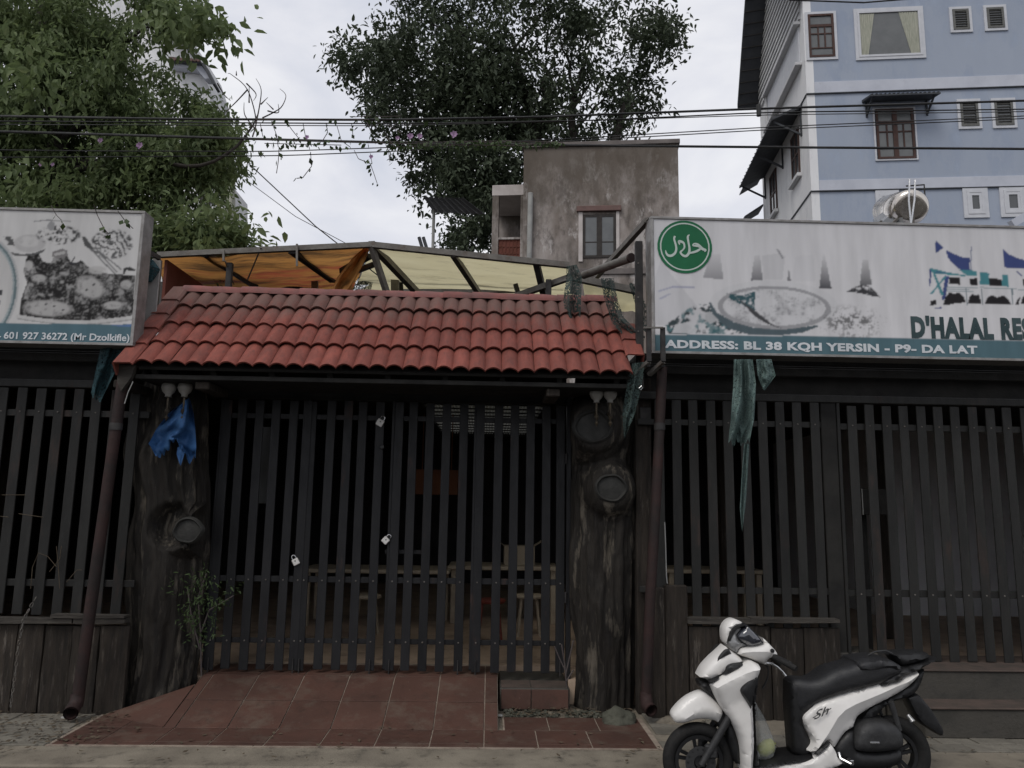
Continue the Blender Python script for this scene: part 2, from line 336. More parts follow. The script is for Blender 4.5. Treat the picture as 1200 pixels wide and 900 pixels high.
# value noise for flat print
_rs = np.random.RandomState(3); _lat = _rs.rand(256, 256)
def vnoise(x, y, sc, seed=0, octv=4):
    out = np.zeros_like(x); amp = 1; tot = 0
    for o in range(octv):
        fx = x*sc + seed*17.3 + o*31.7; fy = y*sc + seed*7.1 + o*11.9
        ix = np.floor(fx).astype(int); iy = np.floor(fy).astype(int); tx = fx-ix; ty = fy-iy
        tx = tx*tx*(3-2*tx); ty = ty*ty*(3-2*ty)
        g = lambda a, b: _lat[a % 256, b % 256]
        out += amp*((g(ix,iy)*(1-tx)+g(ix+1,iy)*tx)*(1-ty) + (g(ix,iy+1)*(1-tx)+g(ix+1,iy+1)*tx)*ty)
        tot += amp; amp *= .55; sc *= 2.1
    return out/tot
class Canvas:
    """a printed panel: a fine flat grid carrying its print as colours; painted in photo pixels for convenience"""
    def __init__(s, x0, x1, z0, z1, Y, step, bg):
        s.nx = int((x1-x0)/step)+1; s.nz = int((z1-z0)/step)+1; s.Y = Y
        s.X, s.Z = np.meshgrid(np.linspace(x0, x1, s.nx), np.linspace(z0, z1, s.nz)); s.c = np.ones((s.nz, s.nx, 3))*np.array(bg)
    def pt(s, pts, cr_):
        ox, oy, k = cr_; return [(lambda q: (q.x, q.z))(P(ox+x/k, oy+y/k, s.Y)) for x, y in pts]
    def poly(s, pts, cr_):
        pts = s.pt(pts, cr_); m = np.zeros(s.X.shape, bool); n = len(pts)
        for i in range(n):
            (xa, za), (xb, zb) = pts[i], pts[(i+1) % n]
            if za == zb: continue
            c = ((za > s.Z) != (zb > s.Z)) & (s.X < (xb-xa)*(s.Z-za)/(zb-za)+xa); m ^= c
        return m.astype(float)
    def ell(s, cx, cy, rx, ry, cr_, soft=0.0, rot=0):
        (x, z), (x2, _), (_, z2) = s.pt([(cx, cy), (cx+rx, cy), (cx, cy+ry)], cr_)
        ax, az = abs(x2-x), abs(z2-z); dx, dz = s.X-x, s.Z-z; c_, s_ = math.cos(rot), math.sin(rot)
        d = np.sqrt(((dx*c_+dz*s_)/ax)**2 + ((-dx*s_+dz*c_)/az)**2)
        return (d < 1).astype(float) if not soft else np.clip((1-d)/soft, 0, 1)
    def put(s, m, col, a=1.0):
        m = (m*a)[..., None]; s.c = s.c*(1-m) + np.array(col)*m
    def line(s, p, q, w, col, cr_, a=1):
        (x0, z0), (x1, z1) = s.pt([p, q], cr_); dx, dz = x1-x0, z1-z0; L2 = dx*dx+dz*dz
        t = np.clip(((s.X-x0)*dx+(s.Z-z0)*dz)/L2, 0, 1); d = np.hypot(s.X-x0-t*dx, s.Z-z0-t*dz); s.put((d < w/2).astype(float), col, a)
    def build(s, name, m, parent):
        c = s.c; c2 = c.copy(); c2[1:-1,1:-1] = (c[1:-1,1:-1]*4 + c[:-2,1:-1]+c[2:,1:-1]+c[1:-1,:-2]+c[1:-1,2:])/8; s.c = c2
        V = np.stack([s.X.ravel(), np.full(s.X.size, s.Y), s.Z.ravel()], 1)
        i = np.arange(s.nx*s.nz).reshape(s.nz, s.nx)
        F = np.stack([i[:-1,:-1].ravel(), i[:-1,1:].ravel(), i[1:,1:].ravel(), i[1:,:-1].ravel()], 1)
        return npmesh(name, V, F, m, parent, s.c.reshape(-1, 3))

# ================================================================== SETTING: ground, pavement, ramp, steps
KY = 5.70
g = MB(); g.add([(-1500,-1500,-.14),(1500,-1500,-.14),(1500,1500,-.14),(-1500,1500,-.14)], [(0,1,2,3)])
setp(obj('ground', g, M['asphalt'], fixn=False), kind='structure')
g = MB(); g.add([(-60,-3.5,-.12),(60,-3.5,-.12),(60,KY,-.12),(-60,KY,-.12)], [(0,1,2,3)])
setp(obj('road', g, M['asphalt'], fixn=False), kind='structure')
g = MB(); g.cbox(-40, 40, KY, 6.12, -.3, 0.0, .012); g.box(-40, 40, 6.12, 7.45, -.3, -.006)
pav = setp(obj('pavement', g, M['concrete']), kind='structure')
def instance(name, src_me, parent, loc, rot=None, scale=None):
    o = bpy.data.objects.new(name, src_me); COL.objects.link(o); o.parent = parent
    o.location = Vector(loc) - wloc(parent)
    if rot: o.rotation_euler = rot
    if scale: o.scale = scale
    return o
def slab_mesh(w, d, t, m, ch=.004):
    b = MB().cbox(-w/2, w/2, -d/2, d/2, -t, 0, ch); me = bpy.data.meshes.new('slab'); me.from_pydata(b.v, [], b.f); me.materials.append(m); return me
XL = PZ(50, 878, 0).x; XR = PZ(770, 877, 0).x
pm = slab_mesh(.592, .42, .05, M['paver']); pm2 = slab_mesh(.292, .192, .05, M['paver'])
for i in range(6):
    for j in range(2):
        x = XL - .34 - i*.6
        instance('paving_stone', pm, pav, (x - .04*j, 6.345 + j*.43, random.uniform(.0, .006)), (random.uniform(-.008,.008), random.uniform(-.008,.008), random.uniform(-.008,.008)))
for i in range(14):
    for j in range(2):
        instance('paving_stone', pm2, pav, (XR + .19 + i*.3 + .15*(j % 2), 6.235 + j*.2, random.uniform(.0, .006)), (random.uniform(-.01,.01), random.uniform(-.01,.01), random.uniform(-.01,.01)))
for i in range(9):
    instance('paving_stone', pm2, pav, (XR + .22 + (i % 3)*.3, 6.64 + (i//3)*.2, random.uniform(0, .006)), (random.uniform(-.015,.015), random.uniform(-.015,.015), random.uniform(-.01,.01)))

# red tiled ramp up to the gate
T = .41; F0, F1, F2, F3 = 6.14, 6.21, 6.58, 7.40
RZ = .235; XRL, XRR = PZ(222, 812, .15).x, P(583, 800, 7.35).x
ramp = setp(obj('entrance_ramp', MB().box(XL-.03, XR+.04, 6.121, 6.585, -.005, .004)
    .box(XL-.03, XRL, 6.586, 7.06, -.005, .004).box(XRR+.04, XR+.04, 6.586, 6.98, -.005, .004)
    .prism([(XRL, 6.587, -.003),(XRL, 7.40, RZ),(XRL, 7.9, RZ+.02),(XRL, 7.9, -.003)], (XRR-XRL, 0, 0)), M['grout']), kind='structure')
def tile_part(x0, x1, y0, z0, y1, z1, parent=None, name='floor_tile', m=None, j=.009, t=.005):
    parent = parent or ramp
    d = Vector((0, y1-y0, z1-z0)); L_ = d.length; d.normalize(); n = Vector((0, -d.z, d.y))
    b = MB(); c = .0015
    for k, (ins, h) in enumerate(((0, 0), (0, t-c), (c, t))):
        for sx, sy in ((0,0),(1,0),(1,1),(0,1)):
            x = (x0+j/2+ins) if sx == 0 else (x1-j/2-ins); s = (j/2+ins) if sy == 0 else (L_-j/2-ins)
            b.v.append(Vector((x, y0, z0)) + d*s + n*h)
    b.f = [(3,2,1,0),(8,9,10,11)]
    for k in (0, 4):
        for q in range(4): b.f.append((k+q, k+(q+1) % 4, k+4+(q+1) % 4, k+4+q))
    o = obj(name, b, m or M['floortile'], parent, origin=((x0+x1)/2, y0, z0)); return o
xc = PZ(305, 878, 0).x; xs = [xc + T*k for k in range(-5, 9)]
xs = [XL] + [x for x in xs if XL+.1 < x < XR-.1] + [XR]
for a, b_ in zip(xs[:-1], xs[1:]):
    tile_part(a, b_, F0, .004, F1, .004); tile_part(a, b_, F1, .004, F2, .004)
rx = [XRL] + [x for x in xs if XRL+.08 < x < XRR-.05] + [XRR]
zr = lambda y: max(0, (y-F2)/(F3-F2))*RZ + .001
for a, b_ in zip(rx[:-1], rx[1:]):
    ym = (F2+F3)/2; tile_part(a, b_, F2, zr(F2)+.002, ym, zr(ym)); tile_part(a, b_, ym, zr(ym), F3, zr(F3)); tile_part(a, b_, F3, RZ+.002, 7.82, RZ+.018)
lx = [XL] + [x for x in xs if XL+.1 < x < XRL-.08] + [XRL]
for a, b_ in zip(lx[:-1], lx[1:]): tile_part(a, b_, F2, .004, 6.95, .004)
gx = [XRR+.05] + [x+.12 for x in xs if XRR+.2 < x+.12 < XR-.1] + [XR]
for a, b_ in zip(gx[:-1], gx[1:]): tile_part(a, b_, F2, .004, 6.97, .004)
b = MB().prism([(XRL-.003, F2+.02, .006), (XRL-.003, 7.22, zr(7.22)+.006), (XRL-.62, 6.90, .012)], (0, 0, .006)); obj('floor_tile', b, M['floortile'], ramp)
setp(obj('ramp_skirt', MB().add([(XRL-.004, F2+.02, .003), (XRL-.004, 7.24, zr(7.24)), (XRL-.66, 6.92, .004), (XRL-.004, 7.24, -.002), (XRL-.66, 6.92, -.002)], [(0,1,2),(1,3,4,2)]), M['grout'], ramp, fixn=False))
# step beside the ramp
SX1 = P(668, 820, 7.2).x
est = setp(obj('entrance_step', MB().cbox(XRR+.02, SX1, 7.22, 7.95, -.003, .19, .01), M['stepc']), kind='structure')
sx = [XRR+.03, XRR+.30, SX1-.01]
for a, b_ in zip(sx[:-1], sx[1:]):
    b = MB().cbox(a+.004, b_-.004, 7.208, 7.22, .015, .18, .002); obj('riser_tile', b, M['floortile'], est)
    b = MB().cbox(a+.004, b_-.004, 7.23, 7.50, .19, .198, .002); obj('tread_tile', b, M['steptop'], est)
# concrete steps on the right
X1 = P(1085, 850, 6.47).x
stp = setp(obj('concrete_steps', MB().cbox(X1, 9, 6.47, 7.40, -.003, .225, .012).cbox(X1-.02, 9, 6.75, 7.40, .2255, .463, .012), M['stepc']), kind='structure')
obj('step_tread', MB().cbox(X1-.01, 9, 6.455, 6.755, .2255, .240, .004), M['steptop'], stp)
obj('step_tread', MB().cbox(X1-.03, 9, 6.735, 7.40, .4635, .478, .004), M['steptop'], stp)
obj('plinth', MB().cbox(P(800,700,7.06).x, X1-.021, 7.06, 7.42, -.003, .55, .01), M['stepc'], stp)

# dead leaves, gravel
lv = MB()
for k in range(1000):
    if random.random() < .6: x = random.uniform(-5.2, XL+.3); y = random.uniform(6.1, 7.0)
    elif random.random() < .5: x = random.uniform(XRR+.1, XR); y = random.uniform(6.95, 7.2)
    else: x = random.uniform(-4, 5); y = random.uniform(5.75, 6.6)
    s = random.uniform(.006, .034); a = random.uniform(0, 6.3); z = .012 + random.random()*.006
    if y > 6.6 and XL < x < XR: z += .012
    c, s_ = math.cos(a), math.sin(a)
    pts = [(-s,0),(0,-s*.4),(s,0),(0,s*.4)]
    lv.add([(x+p*c-q*s_, y+p*s_+q*c, z+random.uniform(0,.012)) for p, q in pts], [(0,1,2,3)])
setp(obj('fallen_leaves', lv, M['deadleaf'], fixn=False), 'scatter of small brown dead leaves lying on the pavement', 'leaves', kind='stuff')

# ================================================================== RESTAURANT BEHIND THE FENCE
rb = thing('restaurant_building', (0, 8, 0), 'dark low open restaurant hall behind the black slat fence and gate', 'restaurant')
obj('floor', MB().box(-9, 9, 7.96, 16, -.003, RZ+.0), M['intfloor'], rb)
obj('floor', MB().box(-9, XRL-.01, 7.46, 7.955, -.003, RZ-.02).box(SX1+.01, 9, 7.46, 7.955, -.003, RZ-.02), M['intfloor'], rb)
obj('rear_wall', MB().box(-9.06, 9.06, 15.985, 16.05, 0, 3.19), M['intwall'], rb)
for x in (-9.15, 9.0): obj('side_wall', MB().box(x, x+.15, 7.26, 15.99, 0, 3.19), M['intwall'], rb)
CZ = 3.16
for a, b_ in ((-9.1, -5.5), (7.62, 9.1)): obj('added_end_wall', MB().box(a, b_, 7.255, 7.35, 0, 3.15), M['intwall'], rb)  # added out of view to keep side daylight off the inner walls
obj('ceiling', MB().box(-9.1, -1.2, 7.25, 16.1, CZ, CZ+.1).box(1.4, 9.1, 7.25, 16.1, CZ, CZ+.1).box(-1.2, 1.4, 7.72, 8.15, CZ, CZ+.1).box(-1.2, -.75, 8.1505, 9.8, CZ, CZ+.1).box(-1.2, -.95, 9.8, 15.6, CZ, CZ+.1).box(.76, 1.4, 9.8, 15.6, CZ, CZ+.1).box(-1.2, 1.4, 15.6, 16.1, CZ, CZ+.1), M['beam'], rb)  # unseen gap left open behind the lintel so daylight reaches the floor
b = MB()
for k in range(34):
    x = -.948 + k*.05; b.add([(x,9.8,CZ+.05),(x+.025,9.8,CZ+.08),(x+.05,9.8,CZ+.05),(x,15.6,CZ+.05),(x+.025,15.6,CZ+.08),(x+.05,15.6,CZ+.05)], [(0,1,4,3),(1,2,5,4)])
obj('corrugated_skylight', b, M['corr'], rb, fixn=False)
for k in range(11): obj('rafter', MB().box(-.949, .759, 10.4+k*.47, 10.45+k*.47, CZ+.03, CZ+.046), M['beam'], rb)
# fascia beams over the fences
for x0, x1 in ((-8, -3.52), (1.28, 8)):
    obj('fascia_board', MB().cbox(x0, x1, 7.16, 7.22, 2.80, 3.15, .006), M['beam'], rb)
    obj('cross_beam', MB().cbox(x0, x1, 7.05, 7.11, 2.79, 2.86, .006), M['slat'], rb)
    obj('cross_beam', MB().cbox(x0, x1, 6.99, 7.04, 3.02, 3.10, .006), M['beam'], rb)
obj('lintel', MB().cbox(-2.72, .75, 7.535, 7.62, 2.785, 3.15, .01), M['beam'], rb)
obj('lintel', MB().cbox(-2.72, .75, 7.30, 7.42, 3.02, 3.16, .01), M['beam'], rb)
for x in (-6, -4.1, 1.9, 3.0, 5): obj('column', MB().cbox(x-.07, x+.07, 9.8, 9.94, RZ, CZ, .01), M['darkwood'], rb)

# tables, stools glimpsed inside
def table(x, y, w, d, h, label):
    t = thing('wooden_table', (x, y, RZ), label, 'table')
    obj('tabletop', MB().cbox(x-w/2, x+w/2, y-d/2, y+d/2, RZ+h-.05, RZ+h, .01), M['tabletop'], t)
    for sx in (-1, 1):
        for sy in (-1, 1):
            obj('leg', MB().cbox(x+sx*(w/2-.08)-.035, x+sx*(w/2-.08)+.035, y+sy*(d/2-.08)-.035, y+sy*(d/2-.08)+.035, RZ, RZ+h-.051, .006), M['tabletop'], t)
p = P(445, 655, 10.6); table(p.x, 10.6, 1.9, .8, .72, 'long wooden table seen through the gate left of the hanging padlock')
p = P(590, 655, 11.0); table(p.x, 11.0, 1.5, .8, .75, 'wooden table seen through the right half of the gate')
p = P(830, 636, 10.5); table(p.x, 10.5, 1.3, .7, .78, 'dark table behind the slats right of the rusty pipe')
def stool(x, y, m, label, name='stool'):
    t = thing(name, (x, y, RZ), label, 'stool')
    obj('seat', MB().lathe([(0,.44),(.17,.44),(.18,.46),(.17,.48),(0,.485)], (x, y, RZ), seg=16), m, t, smooth=30)
    for k in range(4):
        a = math.pi/4 + k*math.pi/2; obj('leg', MB().tube([(x+.13*math.cos(a), y+.13*math.sin(a), RZ+.44), (x+.19*math.cos(a), y+.19*math.sin(a), RZ)], .014, 6), m, t)
p = P(575, 700, 9.3); stool(p.x, 9.3, M['redchair'], 'red stool standing behind the middle of the gate')
p = P(620, 690, 9.8); stool(p.x, 9.8, M['tabletop'], 'pale stool behind the right end of the gate')
p = P(430, 690, 9.6); stool(p.x, 9.6, M['tabletop'], 'pale stool behind the left half of the gate')
p0, p1 = P(487, 550, 11.8), P(536, 580, 11.8)
b = obj('hanging_board', MB().cbox(p0.x, p1.x, 11.8, 11.83, p1.z, p0.z, .004).beam((p0.x+.1,11.815,p0.z),(p0.x+.1,11.815,CZ),.015).beam((p1.x-.1,11.815,p0.z),(p1.x-.1,11.815,CZ),.015), M['board'])
setp(b, 'plain orange brown board hanging inside behind the gate', 'board')
p0, p1 = P(592, 620, 10.4), P(634, 650, 10.4)
bx = thing('cardboard_box', (p0.x+.2, 11, RZ+.75), 'tan carton standing on the table behind the right gate leaf', 'box')
obj('carton', MB().cbox(p0.x, p0.x+.42, 10.8, 11.15, RZ+.752, RZ+.752+.26, .004), M['tabletop'], bx)
for s in (-1, 1): obj('flap', MB().beam((p0.x+.21+s*.21, 10.97, RZ+1.012), (p0.x+.21+s*.33, 10.97, RZ+1.09), .004, .3, up=(0,1,0)), M['tabletop'], bx)
a, b2 = P(323, 503, 7.9), P(317, 618, 7.9)
tb = thing('hanging_strip', (a.x, 7.9, b2.z), 'thin pale torn strip hanging behind the left part of the gate', 'strip')
obj('strip', MB().prism([(a.x-.012,7.9,a.z),(a.x+.014,7.9,a.z),(a.x-.01,7.9,(a.z+b2.z)/2),(b2.x+.012,7.9,b2.z),(b2.x-.004,7.9,b2.z+.05),(a.x-.04,7.9,(a.z+b2.z)/2)], (0,.006,0)), M['pale'], tb)
p0, p1 = P(302, 500, 9.4), P(311, 590, 9.4)
po = thing('wall_poster', (p0.x, 9.4, p1.z), 'grey poster panel on a post behind the left gate leaf', 'poster')
obj('panel', MB().cbox(p0.x-.03, p1.x+.03, 9.4, 9.42, p1.z, p0.z, .003), M['glassg'], po); obj('post', MB().cbox(p0.x, p0.x+.05, 9.43, 9.48, RZ, CZ, .004), M['beam'], po)
a = P(968, 572, 7.35); b2 = P(1000, 603, 7.35)
el = thing('meter_box', (a.x, 7.35, b2.z), 'dark box with thin pale edge behind the slats of the right fence', 'box')
obj('box_body', MB().cbox(a.x+.35, b2.x+.42, 7.36, 7.5, b2.z, a.z, .006), M['beam'], el)
obj('box_edge', MB().box(a.x+.345, a.x+.352, 7.352, 7.36, b2.z, a.z), M['pale'], el)
obj('bracket', MB().box(a.x+.4, a.x+.45, 7.501, 7.53, RZ, a.z), M['beam'], el)

# ================================================================== FENCES AND GATE
def slat_run(parent, centers, v, Y, z0, z1, w, m, lean=.0, thick=.018):
    b = MB().cbox(-w/2, w/2, 0, thick, 0, z1-z0, .003)
    me = bpy.data.meshes.new('slat'); me.from_pydata(b.v, [], b.f); me.materials.append(m)
    for u in centers:
        x = P(u, v, Y).x if v is not None else u
        instance('slat', me, parent, (x + random.uniform(-.003,.003), Y-thick + random.uniform(-.003,.002), z0 + random.uniform(-.012,.004)), (random.uniform(-.002,.002), random.uniform(-.003,.003), 0), (1,1,1))
def bolts(parent, xs_, Y, z, m):
    b = MB()
    for x in xs_: b.lathe([(0,0),(.008,0),(.008,-.003),(.004,-.006),(0,-.006)], (x, Y, z), 'Y', 8)
    o = obj('bolt_heads', b, m, parent); setp(o, kind='stuff'); return o
FY = 7.08
zt = P(900, 470, FY).z
# right of the pillar
fr = thing('slat_fence', (3, FY, .6), 'black slat fence section between the rusty pipe and the middle post, above the timber wall', 'fence')
cA = [772+20.35*k for k in range(10)]
slat_run(fr, cA, 520, FY, .74, zt, .085, M['slat'])
xa, xb = P(748,520,FY).x, P(974,520,FY).x
for vv in (496, 692): z = P(860, vv, FY).z; obj('rail', MB().cbox(xa, xb, FY+.002, FY+.03, z-.028, z+.028, .003), M['slat'], fr)
bolts(fr, [P(u,520,FY).x for u in cA[1:]], FY-.019, P(860,496,FY).z, M['steel'])
obj('post', MB().cbox(P(963,520,FY).x, P(981,520,FY).x, FY-.01, FY+.08, .46, zt+.04, .006), M['beam'], fr)
fb = thing('slat_fence', (5, FY, .48), 'tall black slat fence section above the concrete steps on the right', 'fence')
cB = [999+20.3*k for k in range(26)]
slat_run(fb, cB, 520, FY, .485, zt-.02, .087, M['slat'])
xa, xb = P(985,520,FY).x, 7.6
for vv in (500, 695): z = P(1000, vv, FY).z; obj('rail', MB().cbox(xa, xb, FY+.002, FY+.03, z-.03, z+.03, .003), M['slat'], fb)
bolts(fb, [P(u,520,FY).x for u in cB], FY-.019, P(1000,499,FY).z, M['steel']); bolts(fb, [P(u,520,FY).x for u in cB], FY-.019, P(1000,696,FY).z, M['steel'])
obj('frame_upright', MB().cbox(xa-.03, xa, FY-.02, FY+.05, .48, zt+.02, .004), M['slat'], fb)
# left
fl = thing('slat_fence', (-5, FY, .8), 'black slat fence section at the left edge above the old timber wall', 'fence')
cL = [-170+22*k for k in range(16)]
slat_run(fl, cL, 455, FY, .80, P(60, 455, FY).z, .088, M['slat'])
for vv in (484, 683): z = P(60, vv, FY).z; obj('rail', MB().cbox(-6.6, P(175,484,FY).x, FY+.002, FY+.03, z-.03, z+.03, .003), M['slat'], fl)
bolts(fl, [P(u,455,FY).x for u in cL], FY-.019, P(60,483,FY).z, M['steel'])

# gate of four folding leaves
GY = 7.5; gz0 = P(400, 785, GY).z; gz1 = P(400, 470, GY).z
leaves = [(250, [258,277,297,317,337,354], 'leftmost'), (352, [361,382,402,421,441], 'second'), (450, [463,481,500,520,541], 'third'), (553, [561,583,602,621,640,657], 'rightmost')]
labs = ['leftmost of the four black slatted gate leaves, next to the blue rag pillar',
        'second gate leaf from the left, black slats, white padlock hanging on its left edge',
        'third gate leaf from the left, black slats, carrying the padlocks on its left edge',
        'rightmost of the four black slatted gate leaves, next to the right log pillar']
for (u0, cen, nm), lb in zip(leaves, labs):
    x0 = P(cen[0]-5, 600, GY).x
    lf = thing('gate_leaf', (x0, GY, gz0), lb, 'gate', 'folding gate leaves')
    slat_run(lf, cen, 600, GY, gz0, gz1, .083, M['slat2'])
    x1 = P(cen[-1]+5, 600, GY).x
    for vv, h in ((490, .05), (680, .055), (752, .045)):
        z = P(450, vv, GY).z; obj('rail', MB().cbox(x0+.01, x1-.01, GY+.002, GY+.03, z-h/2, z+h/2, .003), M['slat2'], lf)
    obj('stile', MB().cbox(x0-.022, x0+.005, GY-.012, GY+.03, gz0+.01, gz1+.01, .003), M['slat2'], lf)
    bolts(lf, [P(u,600,GY).x for u in cen], GY-.019, P(450,681,GY).z, M['steel']); bolts(lf, [P(u,600,GY).x for u in cen], GY-.019, P(450,752,GY).z, M['steel'])
    for k in (0, -1):
        x = P(cen[k], 600, GY).x; obj('drop_bolt', MB().tube([(x, GY-.03, gz0+.1), (x, GY-.03, gz0-.03)], .006, 6), M['steeldark'], lf)
z = P(470, 647, GY).z; b = MB().cbox(P(452,600,GY).x, P(500,600,GY).x, GY+.034, GY+.05, z-.02, z+.02, .003)
lk = thing('gate_latch', (P(470,600,GY).x, GY+.04, z), 'short black latch bar behind the third gate leaf', 'latch'); obj('latch_bar', b, M['slat2'], lk)
obj('latch_socket', MB().cbox(P(496,600,GY).x, P(503,600,GY).x, GY+.052, GY+.07, z-.035, z+.035, .003), M['slat2'], lk)
gp = thing('gate_post', (P(665,600,GY).x, GY, .2), 'thin black post closing the gate beside the right log pillar', 'post')
obj('post', MB().cbox(P(663.5,600,GY).x, P(669,600,GY).x, GY-.02, GY+.06, .2, 2.99, .004), M['slat2'], gp)
for k in range(2): obj('hinge', MB().tube([(P(663,600,GY).x, GY-.03, .9+k*1.3), (P(663,600,GY).x, GY-.03, 1.0+k*1.3)], .012, 8), M['steeldark'], gp)
def padlock(u, v, rot, label, size=.033):
    c = P(u, v, GY-.034); t = thing('padlock', c, label, 'padlock')
    Mx = Matrix.Translation(c) @ Matrix.Rotation(rot, 4, 'Y')
    obj('lock_body', MB(Mx).cbox(-size, size, -.012, .012, -size*1.1, size*.9, .005), M['padlock'], t)
    arc = [(-size*.6, 0, size*.9)] + [(size*.6*math.cos(a), 0, size*1.5+size*.6*math.sin(a)) for a in [math.pi-k*math.pi/8 for k in range(9)]] + [(size*.6, 0, size*.9)]
    obj('shackle', MB(Mx).tube(arc, .005, 8), M['chrome'], t, smooth=True)
    obj('keyhole', MB(Mx).lathe([(0,0),(.006,0),(.006,-.002),(0,-.002)], (0,-.0122,size*.2), 'Y', 10), M['plastic'], t)
padlock(445.5, 495, .5, 'topmost silver padlock on the gate, near its top rail')
padlock(452, 633, .75, 'silver padlock with open looking shackle hanging at mid height of the gate', .030)
padlock(346.5, 658, -.5, 'lowest silver padlock on the left half of the gate', .030)
c = P(448, 524, GY-.03); t = thing('door_knob', c, 'small round metal knob below the topmost padlock on the gate', 'knob')
obj('knob', MB().lathe([(0,-.03),(.018,-.026),(.022,-.015),(.012,-.004),(.012,.012)], c, 'Y', 14), M['gunmetal'], t, smooth=True)

# ================================================================== LOG PILLARS
from mathutils import noise as mnoise
def log_pillar(name, prof, cy, label, knots, seed):
    zs = []; 
    for v, uL, uR in prof:
        a, b_ = P(uL, v, cy), P(uR, v, cy); zs.append((a.z, (a.x+b_.x)/2, (b_.x-a.x)/2*.985))
    zs.sort(); ztop = 3.1; zs = [(0.0, zs[0][1], zs[0][2]*1.03)] + [q for q in zs if q[0] > .05] + [(ztop, zs[-1][1], zs[-1][2]*.98)]
    root = thing(name, (zs[0][1], cy, 0), label, 'pillar'); nz_, ns = 170, 128; V = []; F = []
    for i in range(nz_+1):
        z = ztop*i/nz_; k = max(j for j in range(len(zs)-1) if zs[j][0] <= z or j == 0); a, b_ = zs[k], zs[k+1]
        t = (z-a[0])/max(1e-6, b_[0]-a[0]); t = min(1, max(0, t)); t = t*t*(3-2*t); cx = a[1]+(b_[1]-a[1])*t; r = a[2]+(b_[2]-a[2])*t
        for j in range(ns):
            th = 2*math.pi*j/ns; dx, dy = math.cos(th), math.sin(th)
            n1 = mnoise.fractal(Vector((dx*1.3+seed, dy*1.3, z*1.1)), 1, 2, 4); n2 = mnoise.fractal(Vector((dx*7+seed, dy*7, z*1.2)), 1, 2, 3)
            n4 = mnoise.fractal(Vector((dx*20+seed, dy*20, z*2.2)), 1, 2, 3); n3 = -.35*n4 + abs(math.sin(th*9 + 2.5*n1 + z*.7)) - 1.2*mnoise.noise(Vector((dx*2.6+seed, dy*2.6, z*2.3)))
            rr = r*(.99 + .17*n1 + .07*n2 - .05*n3)
            x, y = cx + dx*rr, cy + dy*min(rr, .37)
            for (ku, kv, kr, kind) in knots:
                kp = P(ku, kv, cy-.3); dd = math.hypot(x-kp.x, z-kp.z)
                if dy < 0 and dd < kr*2.3:
                    q = min(1, (1-dd/(kr*2.3))/.52); q = q*q*(3-2*q)
                    if kind == 'knot': y = y*(1-q) + (cy-.405)*q + .014*math.sin(dd*80+2*n1)*(1-q)*min(1, q*4)
                    else: y += .17*q
            V.append((x, y, z))
        if i:
            for j in range(ns):
                j2 = (j+1) % ns; F.append(((i-1)*ns+j, (i-1)*ns+j2, i*ns+j2, i*ns+j))
    npmesh('trunk', V, F, M['log'], root, smooth=True)
    for (ku, kv, kr, kind) in knots:
        if kind != 'knot': continue
        kp = P(ku, kv, cy-.41); b = MB(); n = 28; V2 = []; 
        rad = [kr*(1+.10*mnoise.noise(Vector((math.cos(2*math.pi*j/n)*1.4+seed, math.sin(2*math.pi*j/n)*1.4, kv)))) for j in range(n)]
        rings = [(1.16, .03), (1.08, -.012), (.98, -.022), (.90, -.006), (.86, .004), (.5, -.002), (0.0, -.006)]
        for s, dy in rings:
            for j in range(n):
                a = 2*math.pi*j/n; V2.append((kp.x+math.cos(a)*rad[j]*s, kp.y+dy, kp.z+math.sin(a)*rad[j]*s*.86))
        F2 = [((i)*n+j, (i)*n+(j+1) % n, (i+1)*n+(j+1) % n, (i+1)*n+j) for i in range(len(rings)-1) for j in range(n)]
        b.v = [Vector(q) for q in V2]; b.f = F2; obj('cut_knot', b, M['knot'], root, smooth=45)
    return root
log_pillar('log_pillar', [(445,172,240),(480,162,241),(530,150,241),(600,157,243),(700,152,240),(760,147,236),(828,138,226)], 7.42,
    'left log gate pillar of dark old trunk with a blue rag hanging on it', [(220,622,.12,'knot'),(202,616,.10,'hole')], 2.3)
log_pillar('log_pillar', [(455,674,744),(500,668,748),(540,672,742),(600,669,748),(700,667,746),(790,672,744),(828,671,741)], 7.42,
    'right log gate pillar of dark trunk with round sawn off branch knots', [(695,500,.165,'knot'),(716,572,.135,'knot')], 9.1)

